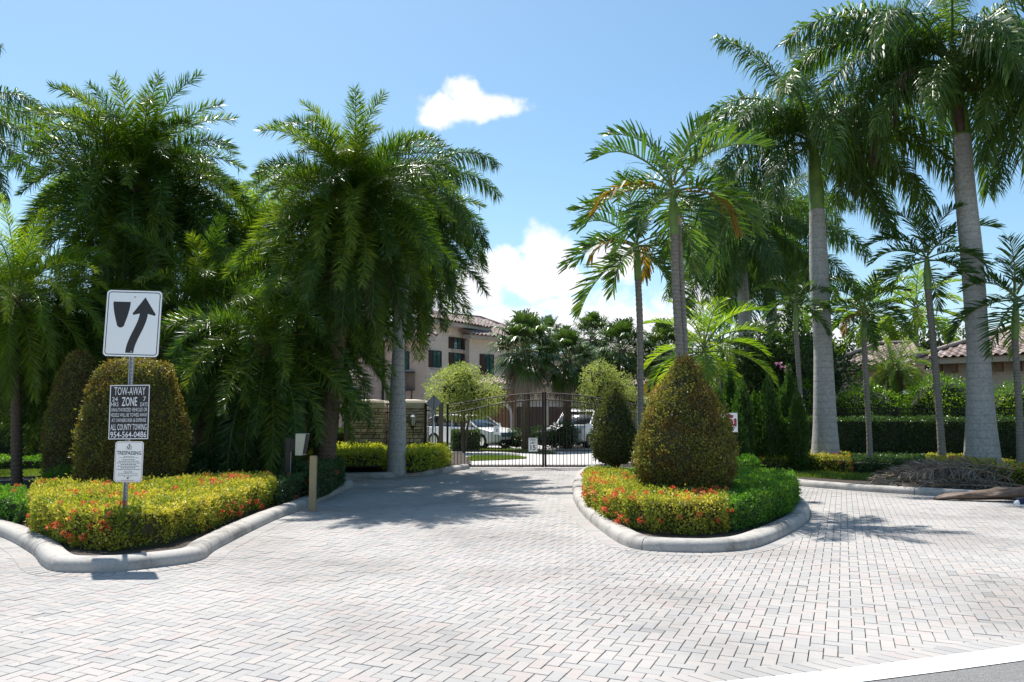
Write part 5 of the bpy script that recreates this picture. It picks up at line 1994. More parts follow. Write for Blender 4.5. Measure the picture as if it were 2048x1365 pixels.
# dead frond hanging beside the trunk and the brown sheath around the shaft
for az, sc_, e_ in ((205, 1.0, 0), (165, 0.9, 1)):
    me = frond_mesh('hanging_frond', 3.2, 15 if e_ else 30, 150, 80, 0.42, 0.028, [M_SHAFT_BROWN, M_SHAFT_BROWN], seed=900 + e_, vee=0, plum=0.4, ldroop=1.0, a0=30, a1=14, s0=0.3, rr=0.035)
    o = obj('dead_frond', me, r1, c1 + Vector((-0.12, -0.1, -0.6)), (0, 0, math.radians(az)))
    o['label'] = 'dry brown frond hanging beside the trunk'
mb = MB()
sp_ = [at(1922, 268, 18.8) - r1.location, at(1902, 170, 18.8) - r1.location]
mb.tube([sp_[0] + Vector((-0.07, -0.13, 0)), (sp_[0] + sp_[1]) / 2 + Vector((-0.06, -0.16, 0)), sp_[1] + Vector((-.03, -.12, 0))], [0.10, 0.13, 0.07], n=10)
mb.tube([at(1905, 182, 18.6) - r1.location, at(1935, 178, 18.5) - r1.location, at(1958, 180, 18.5) - r1.location], [0.05, 0.08, 0.05], n=8)
mb.build('old_sheath', M_SHAFT_BROWN, r1)

royal_palm('royal palm with a green crownshaft in front of the tall dark hedge', 20.6,
           [(1652, 952), (1650, 850), (1646, 700), (1638, 540), (1634, 420)], [0.42, 0.30, 0.235, 0.245, 0.19],
           [(1634, 420), (1631, 370), (1627, 310), (1622, 270)], (1623, 285), 24, 1.12,
           azlist=[180, 200, 150, 215, 130, 0, 20, -25, 60, -70, 100, 260, 240, 300, 170, 10, -10, 85, 185, -5, 225, 330, 165, 30],
           elist=[70, 12, 40, 30, 58, 42, 8, 20, 30, 20, 50, 15, 40, 35, -2, -22, 0, 84, 35, 28, -15, -12, -25, -5])
royal_palm('slimmer distant royal palm rising behind the junipers', 31.0,
           [(1497, 900), (1494, 770), (1489, 640), (1484, 545)], [0.36, 0.29, 0.24, 0.2],
           [(1484, 545), (1483, 510), (1482, 470), (1482, 450)], (1482, 455), 30, 1.1)
royal_palm('faraway royal palm between the two nearer royal trunks', 36.0,
           [(1556, 880), (1550, 760), (1544, 640), (1541, 590)], [0.34, 0.28, 0.25, 0.2],
           [(1541, 590), (1540, 560), (1539, 520), (1539, 480)], (1539, 480), 32, 1.3)
royal_palm('royal palm beyond the right edge whose fronds hang into the frame', 17.5,
           [(2200, 960), (2195, 700), (2185, 420), (2175, 300)], [0.4, 0.3, 0.28, 0.22], [(2175, 300), (2173, 230), (2170, 160), (2168, 120)], (2170, 150), 16, 1.0,
           azlist=[180, 195, 160, 215, 145, 0, 20, -25, 60, -60, 100, 260, 185, 170, 205, 85], elist=[45, 10, 28, 28, 52, 40, 5, 15, 30, 20, 50, 15, -20, -35, -5, 84])

# slender palms
slim_palm('slender ringed palm just left of the large topiary, yellowing lower leaves', 16.6, [(1283, 990), (1281, 830), (1280, 660), (1276, 560)], 0.068, (1274, 495), 17, 1.0, yellow=2, emin=-30)
r_, c_ = slim_palm('taller slender palm rising straight behind the large topiary', 13.9, [(1374, 990), (1360, 720), (1351, 560), (1349, 470)], 0.072, (1345, 385), 17, 0.98, yellow=2, emin=-35)
base = Vector(at(1377, 990, 14.0))
base.z = 0.1
dp = empty('dead_palm_trunk', base, 'bare ringed palm trunk with a pale hooked broken top behind the large topiary', 'palm tree')
pts = px_path([(1380, 990), (1370, 720), (1362, 560), (1357, 450)], 14.0, base)
pts[0].z = -0.05
path_tube(dp, 'trunk', pts, [0.08, 0.065, 0.058, 0.05], M_THINTRUNK, n=10, rings=0.10, amp=0.007)
mb = MB()
hp = [at(x, y, 14.0) - base for x, y in [(1357, 452), (1357, 440), (1352, 433), (1345, 434), (1340, 442)]]
mb.tube(hp, [0.055, 0.062, 0.07, 0.06, 0.03], n=9)
mb.build('broken_top', M_STUMP, dp)
slim_palm('slender leaning palm between the junipers and the royal palm', 20.2, [(1613, 950), (1604, 840), (1596, 720), (1592, 660)], 0.06, (1592, 610), 13, 0.62, emin=-30)
slim_palm('slender palm with a rust-coloured dead leaf under its crown', 20.0, [(1741, 950), (1738, 860), (1731, 740), (1728, 680)], 0.065, (1727, 625), 16, 0.72, yellow=2, dead=1, emin=-25)
slim_palm('tall slender palm with a dark crown left of the thickest trunk', 19.3, [(1887, 952), (1878, 820), (1864, 660), (1856, 580)], 0.078, (1854, 520), 15, 0.95, emin=-25)
slim_palm('slender dark palm cut by the right edge of the frame', 18.2, [(2042, 955), (2038, 820), (2032, 720), (2030, 680)], 0.07, (2032, 600), 15, 0.9, emin=-30)
slim_palm('bushy bright green palm clump behind the large topiary', 24.5, [(1418, 930), (1414, 800), (1410, 760)], 0.08, (1408, 705), 24, 1.15, knd='areca', name='areca_palm', group=None)
slim_palm('bright areca-like palm far behind the clubhouse roof on the left', 40.0, [(1600, 880), (1605, 760), (1606, 700)], 0.1, (1606, 655), 20, 1.3, knd='areca', name='areca_palm', group=None)
slim_palm('bright palm rising behind the clubhouse roof near its hip', 41.0, [(1830, 880), (1832, 760), (1832, 700)], 0.1, (1832, 622), 22, 1.6, knd='areca', name='areca_palm', group=None)
slim_palm('bright palm behind the clubhouse between the rusty-leaf palm and the roof', 43.0, [(1740, 880), (1742, 760), (1742, 700)], 0.1, (1745, 630), 22, 1.5, knd='areca', name='areca_palm', group=None)
slim_palm('dark palm crown behind the junipers under the distant royal palms', 27.5, [(1440, 900), (1442, 800), (1443, 760)], 0.07, (1444, 690), 14, 1.1, group=None, name='slender_palm')
rp = date_palm('fluffy bright green pygmy date palm in front of the clubhouse wall', 1790, 745, 27.5, 46, 0.62, knd='date_bright', emin=-40, group=None, trunk_r=0.22, power=0.9)

# fan palms beyond the gate
sabal_palm('largest fan palm beyond the gate with a skirt of dry leaves', 1052, 700, 34.0, 60, 1.12, dead=16)
sabal_palm('fan palm right behind the middle of the gate with dry hanging leaves', 1135, 722, 35.5, 54, 1.02, dead=16)
sabal_palm('fan palm further back showing above the far tiled roof', 1186, 672, 46.0, 46, 1.0, dead=0)
sabal_palm('fan palm left of the nearest slender trunk', 1245, 700, 41.0, 50, 1.15, dead=8)
sabal_palm('fan palm right of the nearest slender trunk', 1330, 705, 42.0, 50, 1.15, dead=8)
sabal_palm('small fan palm between the two nearest fan palms', 1096, 672, 44.0, 40, 0.8, dead=0)

# ================================================================== BROADLEAF TREES AND BUSHES
blob_plant('pale_tree', 'small pale yellow-green tree beside the pink house wall', (xg(928, 31.5), 31.5, 0), [(-0.5, 0, 2.5, 1.0, 1.0, 0.85), (0.5, 0, 2.3, 1.15, 1.0, 0.8), (0.0, 0, 1.9, 1.35, 1.0, 0.6), (-0.1, 0, 3.1, 0.75, 0.7, 0.5)], 0.10, 0.05, M_PALE, 11000, core=M_CORE_Y, trunk_r=0.06, coref=0.5, surf=0.6)
blob_plant('pale_tree', 'small pale yellow-green tree left of the small topiary beyond the gate', (xg(1215, 33), 33, 0), [(-0.3, 0, 3.0, 0.75, .6, 0.8), (0.25, 0, 2.6, 0.95, .7, 0.7), (0.9, 0, 2.0, 0.85, .7, 0.6), (-0.6, 0, 2.1, 0.8, .7, 0.6)], 0.10, 0.05, M_PALE, 8000, core=M_CORE_Y, trunk_r=0.06, coref=0.5, surf=0.6)
blob_plant('pale_tree', 'small pale yellow-green shrub tree above the junipers', (xg(1462, 29), 29, 0), [(0, 0, 3.0, 0.75, .6, 0.6), (0.1, 0, 2.3, 0.8, .6, 0.7)], 0.09, 0.045, M_PALE, 6000, core=M_CORE_Y, trunk_r=0.05, coref=0.5)
blob_plant('flowering_tree', 'dark broadleaf tree with a pink flower behind the junipers', (xg(1560, 27), 27, 0), [(-0.6, 0, 3.6, 1.0, .8, 1.0), (0.5, 0, 3.2, 1.2, .8, 1.2), (0.2, 0, 2.2, 1.3, .8, 0.9), (-1.0, 0, 2.6, .7, .7, .7)], 0.13, 0.07, M_TREE, 8000, trunk_r=0.08, coref=0.5)
for q in range(3):
    o = obj('blossom', FLOWERS[0].copy() if q == 0 else bpy.data.meshes['flower_cluster.pink'], bpy.data.objects['flowering_tree'], at(1558 + q * 9, 731 + q * 7, 25.8) - bpy.data.objects['flowering_tree'].location)
    if q == 0:
        o.data.name = 'flower_cluster.pink'
        o.data.materials[0] = M_PINK
    o.scale = (2.4, 2.4, 2.4)
blob_plant('background_tree', 'dark tree mass between the two right royal palm trunks', (xg(1600, 33), 33, 0), [(0, 0, 4.2, 1.6, 1, 1.6), (1.2, 0, 3.0, 1.5, 1, 1.4), (-1.3, 0, 3.2, 1.3, 1, 1.3)], 0.17, 0.09, M_TREE, 6000, trunk_r=0.15, coref=0.45, surf=0.5)
blob_plant('background_tree', 'mixed green tree behind the lower clubhouse roof', (xg(1700, 44), 44, 0), [(-1.5, 0, 4.2, 2.2, 1, 1.7), (1.8, 0, 4.6, 2.4, 1, 1.9), (5.0, 0, 5.0, 2.4, 1, 1.9)], 0.22, 0.11, M_TREE, 8000, trunk_r=0.15, coref=0.4, surf=0.5)
blob_plant('background_tree', 'distant dark tree beyond the right side of the house roofs', (xg(1400, 52), 52, 0), [(-2, 0, 4.6, 3, 1, 2.0), (2.5, 0, 4.4, 3, 1, 2.2), (6.5, 0, 4.6, 3, 1, 2.2), (-6, 0, 4.0, 3, 1, 1.8)], 0.26, 0.13, M_TREE, 9000, trunk_r=0.2, coref=0.5)

hedge('tall_hedge', 'long tall dark clipped hedge behind the royal palms on the right', [(xg(1500, 22.0), 22.0), (xg(2350, 21.0), 21.0), (xg(2350, 22.0), 22.2), (xg(1500, 23.2), 23.2)], 0.1, at(1750, 838, 21.8).z, 0.065, 0.038, M_DARKH, 800, lump=0.05)
bushes = [('dome-shaped clipped bush behind the fence left of the royal palm', 1600, 762, 52, 26.5), ('wide dome-shaped clipped bush behind the fence right of the royal palm', 1735, 776, 72, 26.0),
          ('tall dome-shaped clipped bush left of the thickest trunk', 1888, 756, 66, 25.6), ('dome-shaped clipped bush at the right edge behind the fence', 2042, 770, 58, 25.2)]
for lb, px_, pt, hw, Y in bushes:
    zt2 = at(px_, pt, Y).z
    rr2 = hw / 1550 * Y
    blob_plant('dome_bush', lb, (xg(px_, Y), Y, 0), [(0, 0, zt2 * 0.66, rr2, rr2 * .8, zt2 * 0.35), (-rr2 * .1, 0, zt2 * 0.35, rr2 * .92, rr2 * .8, zt2 * 0.4)], 0.085, 0.05, M_FICUS, 9000, cat='bush', twigs=False, coref=0.86, surf=0.95, core=M_CORE)
for k, (px_, pt, w_, Y) in enumerate([(1437, 790, 20, 19.6), (1462, 752, 17, 20.2), (1487, 778, 22, 19.4), (1512, 800, 20, 20.1), (1540, 768, 22, 19.8), (1566, 792, 22, 20.3), (1582, 745, 14, 20.4), (1598, 800, 18, 19.4), (1532, 842, 24, 19.9), (1566, 850, 24, 19.9), (1474, 840, 22, 18.9)]):
    zt2 = at(px_, pt, Y).z
    rr2 = w_ / 1550 * Y
    blob_plant('juniper', ['leftmost pointed juniper, half behind the fire sign', 'tall thin juniper left of the distant royal trunk', 'juniper standing before the distant royal trunk', 'short juniper right of the distant royal trunk', 'broad pointed juniper in the middle of the juniper row', 'juniper right of the middle of the row',
                           'tallest thin juniper spire of the row', 'rightmost juniper beside the slender leaning palm', 'low front juniper in the middle of the row', 'low front juniper at the right of the row', 'low front juniper right of the fire sign'][k],
               (xg(px_, Y), Y, 0.1), [(0, 0, zt2 * 0.42, rr2, rr2, zt2 * 0.45), (0, 0, zt2 * 0.72, rr2 * .55, rr2 * .55, zt2 * 0.30)], 0.09, 0.03, M_JUNI, 4200, cat='juniper', twigs=False, coref=0.7, surf=0.85, group='junipers beside the fire sign', up=1.5)
hedge('ixora_hedge', 'low hedge with a few red flowers at the left end of the right verge', [gp(x, y, .5) for x, y in [(1520, 914), (1620, 914), (1700, 918), (1698, 905), (1610, 903), (1524, 905)]], 0.1, 0.5, 0.05, 0.028, M_IXORA, 1500, flowers=60, fscale=1.0)
hedge('low_hedge', 'plain dark green stretch of the low hedge on the right verge', [gp(x, y, .46) for x, y in [(1702, 921), (1780, 922), (1850, 922), (1850, 910), (1780, 909), (1702, 908)]], 0.1, 0.46, 0.05, 0.028, M_DARKH, 1400)
hedge('ixora_hedge', 'low flowering hedge behind the heap of dry fronds', [gp(x, y, .5) for x, y in [(1854, 920), (1932, 925), (1990, 930), (1990, 916), (1930, 911), (1854, 908)]], 0.1, 0.5, 0.05, 0.028, M_IXORA, 1500, flowers=50)
hedge('ixora_hedge', 'low flowering hedge at the right edge of the photo', [gp(x, y, .42) for x, y in [(1994, 938), (2070, 943), (2200, 950), (2200, 934), (2070, 926), (1994, 922)]], 0.1, 0.42, 0.05, 0.028, M_IXORA, 1500, flowers=60)
blob_plant('low_shrub', 'small dark shrub between the large topiary and the low flowering hedge', (xg(1494, 18.2), 18.2, 0.1), [(0, 0, 0.25, 0.28, 0.3, 0.25), (-0.3, 0.2, 0.2, 0.28, 0.3, 0.22)], 0.06, 0.035, M_GREEN, 3000, cat='shrub', twigs=False)
hedge('low_hedge', 'dark clipped hedge inside the gate hiding the lower side of the white car', [(xg(905, 33), 32.6), (xg(958, 33), 32.6), (xg(958, 33), 33.4), (xg(905, 33), 33.4)], 0, at(930, 862, 32.6).z, 0.09, 0.05, M_DARKH, 500)
blob_plant('dark_shrub', 'dark planting in front of the garages behind the speed limit sign', (xg(1075, 35), 35, 0), [(-0.9, 0, 0.4, 0.9, .5, .45), (0.3, 0, 0.5, 0.9, .5, .5), (1.2, 0, 0.55, 0.6, .5, .65)], 0.10, 0.05, M_DARKH, 4500, cat='shrub', twigs=False)

# ================================================================== HOUSES
class Facade:
    def __init__(s, pxa, Ya, pxb, Yb):
        a, b = at(pxa, 850, Ya), at(pxb, 850, Yb)
        s.O = Vector((a.x, a.y, 0))
        s.U = (Vector((b.x, b.y, 0)) - s.O).normalized()
        s.N = Vector((s.U.y, -s.U.x, 0))            # towards the camera
        s.L = (Vector((b.x, b.y, 0)) - s.O).length

    def hit(s, px, py):
        d = ray(px, py)
        C = Vector((0, 0, HC))
        t = (s.O - C).dot(s.N) / d.dot(s.N)
        p = C + d * t
        return (p - s.O).dot(s.U), p.z

    def slab(s, mb, u0, u1, z0, z1, d0, d1, mi=0):
        vs = []
        for d in (d0, d1):
            for u, z in ((u0, z0), (u1, z0), (u1, z1), (u0, z1)):
                p = s.O + s.U * u + s.N * d
                vs.append((p.x, p.y, z))
        mb.add(vs, [(4, 5, 6, 7), (0, 3, 2, 1), (0, 1, 5, 4), (2, 3, 7, 6), (1, 2, 6, 5), (0, 4, 7, 3)], mi)

    def rect(s, pxa, pya, pxb, pyb):
        u0, z1 = s.hit(pxa, pya)
        u1, _ = s.hit(pxb, pya)
        _, z0 = s.hit((pxa + pxb) / 2, pyb)
        return u0, u1, z0, z1


def window(f, root, r, shutters=(0, 0), grid=(2, 3), frame=M_BLACK, name='window'):
    u0, u1, z0, z1 = r
    mb = MB()
    t = 0.05
    f.slab(mb, u0, u0 + t, z0, z1, 0.0, 0.06)
    f.slab(mb, u1 - t, u1, z0, z1, 0.0, 0.06)
    f.slab(mb, u0 + t, u1 - t, z1 - t, z1, 0.0, 0.058)
    f.slab(mb, u0 + t, u1 - t, z0, z0 + t, 0.0, 0.058)
    for k in range(1, grid[0]):
        u = u0 + (u1 - u0) * k / grid[0]
        f.slab(mb, u - .014, u + .014, z0 + t, z1 - t, 0.0, 0.045)
    for k in range(1, grid[1]):
        z = z0 + (z1 - z0) * k / grid[1]
        f.slab(mb, u0 + t, u1 - t, z - .014, z + .014, 0.0, 0.043)
    w = mb.build(name, frame, root)
    mb = MB()
    f.slab(mb, u0 + t * .5, u1 - t * .5, z0 + t * .5, z1 - t * .5, -0.05, 0.02)
    mb.build('pane', M_GLASS, w)
    mb = MB()
    f.slab(mb, u0 - .12, u1 + .12, z0 - 0.12, z0 - 0.002, 0.0, 0.09)
    mb.build('sill', M_TRIM, w)
    for sd_, wdt in ((-1, shutters[0]), (1, shutters[1])):
        if not wdt:
            continue
        a, b = (u0 - wdt - 0.01, u0 - 0.01) if sd_ < 0 else (u1 + 0.01, u1 + wdt + 0.01)
        mb = MB()
        f.slab(mb, a, b, z0, z1, 0.0, 0.05)
        n = int((z1 - z0) / 0.12)
        for k in range(n):
            z = z0 + 0.05 + k * 0.12
            f.slab(mb, a + 0.05, b - 0.05, z, z + 0.07, 0.05, 0.065)
        mb.build('shutter', M_SHUTTER, root)
    return w


def tile_mesh(w=0.30, l=0.42, amp=0.07):
    """one S-shaped clay tile lying along +y (downhill is -y), w wide"""
    mb = MB()
    n = 7
    P = []
    for k in range(n):
        t = k / (n - 1)
        x = t * w
        z = amp * (math.sin(t * PI * 1.0 / 0.62) if t < 0.62 else -0.25 * math.sin((t - 0.62) / 0.38 * PI))
        P.append((x, z))
    vs = [(x, -l, z + 0.030) for x, z in P] + [(x, 0, z + 0.002) for x, z in P] + [(x, -l, z - 0.012) for x, z in P]
    fs = [(k, k + 1, n + k + 1, n + k) for k in range(n - 1)] + [(2 * n + k, 2 * n + k + 1, k + 1, k) for k in range(n - 1)]
    mb.add(vs, fs, 0, False)
    return mb


def tiled_slope(root, eaveA, eaveB, ridge_off, ridge_h, cutA, cutB, w=0.30, l=0.34, singles=0, name='roof'):
    """roof plane rising from the eave line A-B; ridge_off = horizontal run, cutA / cutB = hip cut at the ends per metre of run"""
    A, B = Vector(eaveA), Vector(eaveB)
    U = (B - A)
    L = U.length
    U.normalize()
    back = Vector((-U.y, U.x, 0))
    if back.y < 0:
        back = -back
    S = (back * ridge_off + Vector((0, 0, ridge_h)))
    SL = S.length
    S.normalize()
    N = U.cross(S).normalized()
    if N.z < 0:
        N = -N
    # deck
    mb = MB()
    top0, top1 = A + back * ridge_off + Vector((0, 0, ridge_h)) + U * cutA * ridge_off, B + back * ridge_off + Vector((0, 0, ridge_h)) - U * cutB * ridge_off
    dn = N * -0.05
    mb.add([A + dn, B + dn, top1 + dn, top0 + dn], [(0, 1, 2, 3)])
    rf = mb.build(name, M_SHAFT_BROWN, root)
    tb = tile_mesh(w, l * 1.25)
    tv = np.array(tb.v)
    tf = np.array(tb.f)
    sm = tb.mesh('roof_tile', M_TILE_O)
    VV, FF, vv = [], [], []
    rows_ = int(SL / l)
    ns = 0
    M3 = Matrix((U, S, N)).transposed()
    Mn = np.array(M3)
    q = M3.to_4x4()
    for r_ in range(rows_):
        run = ridge_off * (r_ + 1) / rows_
        s0_, s1_ = cutA * run, L - cutB * run
        n = int((s1_ - s0_) / w)
        k0 = math.ceil(s0_ / w)
        for k in range(k0, int(s1_ / w)):
            p = A + U * (k * w) + S * ((r_ + 1) * l + random.uniform(-.01, .01))
            if ns < singles:
                o = obj('roof_tile', sm, rf, p, q.to_euler())
                ns += 1
                continue
            w_ = tv @ Mn.T + np.array(p)
            FF.append(tf + len(vv) * len(tv))
            VV.append(w_)
            vv.append(random.random())
    if VV:
        me = npmesh('roof_tiles', np.concatenate(VV), [np.concatenate(FF)], M_TILE, var=np.repeat(vv, len(tv)))
        o = obj('smaller_roof_tiles', me, rf)
        o['kind'] = 'stuff'
    for a, b in ((A, top0), (B, top1), (top0, top1)):
        if (b - a).length > 0.5:
            mb = MB()
            mb.tube([a + N * .03, b + N * .03], 0.09, n=8)
            mb.build('ridge_cap', M_TILE_O, rf)
    return rf


# ---- pink two-storey house
H = empty('pink_house', (xg(930, 44), 44, 0), 'two-storey pink stucco house with brown shutters and grey-brown tile roof beyond the gate', 'house')
H.location = (0, 0, 0)
# main wall, left wing, right part
fm = Facade(853, 43.0, 940, 46.5)
fl = Facade(640, 41.2, 853, 41.8)
fr = Facade(938, 45.6, 1060, 49.0)
eave_m = fm.hit(866, 650)[1]
mb = MB()
fm.slab(mb, -0.6, fm.L + 0.8, 0, eave_m, -3.0, 0.0)
mb.build('wall', M_WALL_P, H)
zl = at(860, 682, 41.8).z
mb = MB()
fl.slab(mb, 0, fl.L, 0, zl, -4.0, 0.0)
mb.build('wall', M_WALL_T, H)
zr = fr.hit(960, 680)[1]
mb = MB()
fr.slab(mb, 0, fr.L, 0, zr, -3.0, 0.0)
mb.build('wall', M_WALL_P, H)
# soffits / fascias
mb = MB()
fm.slab(mb, -0.9, fm.L + 1.1, eave_m, eave_m + 0.22, -0.1, 0.75)
mb.build('eave', M_TRIM, H)
mb = MB()
fl.slab(mb, -0.5, fl.L + 0.45, zl, zl + 0.2, -0.1, 0.7)
mb.build('eave', M_TRIM, H)
mb = MB()
fr.slab(mb, -0.4, fr.L + 0.5, zr, zr + 0.2, -0.1, 0.65)
mb.build('eave', M_TRIM, H)


def fpt(f, u, z, d):
    p = f.O + f.U * u + f.N * d
    return Vector((p.x, p.y, z))


tiled_slope(H, fpt(fm, -1.0, eave_m + 0.24, 0.85), fpt(fm, fm.L + 1.2, eave_m + 0.24, 0.85), 4.0, 1.15, 0.2, 0.4, w=0.32, l=0.36, singles=90)
tiled_slope(H, fpt(fl, -0.5, zl + 0.22, 0.8), fpt(fl, fl.L + 0.5, zl + 0.22, 0.8), 3.0, 0.9, 0.0, 0.25, w=0.32, l=0.36, singles=20)
tiled_slope(H, fpt(fr, -0.5, zr + 0.22, 0.75), fpt(fr, fr.L + 0.6, zr + 0.22, 0.75), 4.6, 1.75, 0.0, 0.3, w=0.32, l=0.36, singles=110)
r = fm.rect(906, 675, 923, 699)
window(fm, H, r, (0.42, 0.42), (2, 3))
r = fm.rect(906, 706, 923, 736)
window(fm, H, r, (0.42, 0.42), (2, 2))
r = fm.rect(864, 701, 882, 736)
window(fm, H, r, (0.30, 0.0), (2, 3))
r = fr.rect(970, 709, 987, 756)
window(fr, H, r, (0.42, 0.0), (2, 4))
r = fl.rect(806, 703, 819, 740)
window(fl, H, r, (0, 0), (1, 2))
# window grille box with bracket
u0, u1, z0, z1 = fl.rect(804, 745, 830, 781)
mb = MB()
for k in range(12):
    u = u0 + (u1 - u0) * k / 11
    fl.slab(mb, u - .013, u + .013, z0, z1, 0.30, 0.326)
for z in (z0, z1):
    fl.slab(mb, u0, u1, z - .02, z + .02, 0.0, 0.34)
mb.build('balcony_grille', M_IRON, H)
mb = MB()
pa = [fpt(fl, u1 - .15, z0, 0.3), fpt(fl, u1 - .15, z0 - 0.2, 0.28), fpt(fl, u1 - .18, z0 - .4, 0.1), fpt(fl, u1 - .2, z0 - .65, 0.02)]
mb.tube(pa, 0.03, n=5)
mb.build('bracket', M_IRON, H)
mb = MB()
u, z = fl.hit(766.5, 750)
mb.tube([fpt(fl, u, 0, 0.08), fpt(fl, u, zl, 0.08)], 0.06, n=6)
mb.build('downpipe', M_IRON, H)
# lower front: cream eave, stone-coloured entry arch, garages
fg = Facade(950, 40.5, 1330, 43.5)
zg = fg.hit(1010, 778)[1]
mb = MB()
fg.slab(mb, 0, fg.L, 0, zg - .02, -3.0, 0.0)
mb.build('garage_wall', M_CREAM, H)
mb = MB()
fg.slab(mb, -0.2, fg.L + .2, zg - 0.02, zg + 0.22, -0.2, 0.5)
mb.build('eave', M_TRIM, H)
tiled_slope(H, fpt(fg, -0.2, zg + 0.24, 0.6), fpt(fg, fg.L + .2, zg + 0.24, 0.6), 1.4, 0.4, 0.0, 0.0, w=0.32, l=0.36, singles=60)
mb = MB()
u0, _ = fg.hit(962, 800)
u1, _ = fg.hit(1029, 800)
fg.slab(mb, u0, u1, 0, zg - 0.03, 0.0, 0.25)
mb.build('entry_wall', M_WOOD, H)
mb = MB()
ua_, za = fg.hit(1020, 820)
P = []
for k in range(13):
    t = k / 12
    a = PI / 2 * t
    P.append(fpt(fg, ua_ - 0.95 * (1 - math.sin(a) ** 0.9) if False else ua_ - 1.1 + 1.1 * math.sin(a), za - 0.35 + 0.9 * math.cos(a), 0.32))
P.append(fpt(fg, ua_, 0, 0.32))
mb.tube(P, 0.10, n=6)
mb.build('entry_arch', M_TRIM, H)
for a, b in ((1033, 1087), (1098, 1158), (1168, 1240)):
    u0, _ = fg.hit(a, 840)
    u1, _ = fg.hit(b, 840)
    zt2 = fg.hit((a + b) / 2, 814)[1]
    mb = MB()
    fg.slab(mb, u0, u1, 0, zt2, 0.0, 0.03)
    for k in range(4):
        for j_ in range(4):
            du = (u1 - u0) / 4
            dz = zt2 / 4
            fg.slab(mb, u0 + du * k + .06, u0 + du * (k + 1) - .06, dz * j_ + .05, dz * (j_ + 1) - .05, 0.03, 0.055)
    mb.build('garage_door', M_GARAGE, H)
    mb = MB()
    fg.slab(mb, u0 - .15, u1 + .15, zt2 + 0.001, zt2 + 0.22, 0.0, 0.08)
    mb.build('lintel', M_TRIM, H)
# another roof seen further right between palm crowns
H2 = empty('far_house', (0, 0, 0), 'far house whose tiled roof shows between the fan palm crowns', 'house')
f2 = Facade(1150, 52, 1330, 60)
z2_ = f2.hit(1225, 712)[1]
mb = MB()
f2.slab(mb, 0, f2.L, 0, z2_, -4, 0)
mb.build('wall', M_WALL_T, H2)
mb = MB()
f2.slab(mb, -.3, f2.L, z2_, z2_ + .2, -.1, .6)
mb.build('eave', M_TRIM, H2)
tiled_slope(H2, fpt(f2, -.4, z2_ + .22, .7), fpt(f2, f2.L, z2_ + .22, .7), 3.4, 1.1, 0.2, 0, w=0.32, l=0.36, singles=40)
r = f2.rect(1212, 722, 1232, 745)
window(f2, H2, r, (0, 0), (2, 2))
# left neighbour seen through the fronds
H3 = empty('left_house', (0, 0, 0), 'pink house with tiled eave glimpsed through palm fronds left of the pillars', 'house')
f3 = Facade(380, 36, 700, 38)
z3 = f3.hit(660, 770)[1]
mb = MB()
f3.slab(mb, 0, f3.L, 0, z3, -4, 0)
mb.build('wall', M_WALL_T, H3)
mb = MB()
f3.slab(mb, -.3, f3.L + .4, z3, z3 + .25, -.1, .6)
mb.build('eave', M_CREAM, H3)
tiled_slope(H3, fpt(f3, -.4, z3 + .27, .7), fpt(f3, f3.L + .5, z3 + .27, .7), 2.0, 0.6, 0, 0.2, w=0.32, l=0.36, singles=40)
r = f3.rect(600, 800, 640, 850)
window(f3, H3, r, (0, 0), (2, 2))

# ---- clubhouse on the right
CH = empty('clubhouse', (0, 0, 0), 'low cream clubhouse with a brown clay tile roof and wooden rafter ends on the right', 'building')
fc = Facade(1850, 33.0, 2400, 27.2)
zc_ = fc.hit(1960, 727)[1]
mb = MB()
fc.slab(mb, 0.5, fc.L, zc_ - 1.05, zc_, -5.0, 0.0)
mb.build('wall', M_CREAM, CH)
mb = MB()
fc.slab(mb, 0.5, fc.L, 0, zc_ - 1.35, -5.0, -2.2)
mb.build('rear_wall', M_GARAGE, CH)
mb = MB()
fc.slab(mb, 0.45, fc.L, zc_ - 1.35, zc_ - 1.052, -0.35, 0.05)
mb.build('beam', M_CREAM, CH)
for px_ in (1866, 1990, 2110, 2250):
    u, _ = fc.hit(px_, 800)
    mb = MB()
    fc.slab(mb, u - .2, u + .2, 0, zc_ - 1.352, -0.3, 0.02)
    mb.build('column', M_CREAM, CH)
mb = MB()
fc.slab(mb, -0.1, fc.L, zc_, zc_ + 0.26, -0.1, 0.72)
mb.build('fascia', M_CREAM, CH)
for px_ in (1882, 1912, 1974, 2003, 2040, 2075, 2110):
    u, _ = fc.hit(px_, 735)
    mb = MB()
    fc.slab(mb, u - .08, u + .08, zc_ - 0.36, zc_ - 0.002, 0.0, 0.45)
    mb.build('rafter_end', M_WOOD, CH)
tiled_slope(CH, fpt(fc, -0.2, zc_ + 0.28, 0.8), fpt(fc, fc.L, zc_ + 0.28, 0.8), 4.6, 1.75, 0.85, 0.0, w=0.30, l=0.36, singles=280)
fc2 = Facade(1640, 38, 1850, 36.5)
zc2 = fc2.hit(1700, 742)[1]
mb = MB()
fc2.slab(mb, 0.6, fc2.L + 1, 0, zc2, -4, 0)
mb.build('wall', M_CREAM, CH)
mb = MB()
fc2.slab(mb, 0.0, fc2.L, zc2, zc2 + 0.2, -0.1, 0.6)
mb.build('fascia', M_CREAM, CH)
tiled_slope(CH, fpt(fc2, 0.0, zc2 + 0.22, 0.7), fpt(fc2, fc2.L, zc2 + 0.22, 0.7), 3.6, 1.3, 0.85, 0.0, w=0.30, l=0.36, singles=0)
u0, u1, z0, z1 = fc2.rect(1800, 770, 1822, 850)
mb = MB()
fc2.slab(mb, u0, u1, 0, z1, 0.0, 0.05)
mb.build('doorway', M_GARAGE, CH)
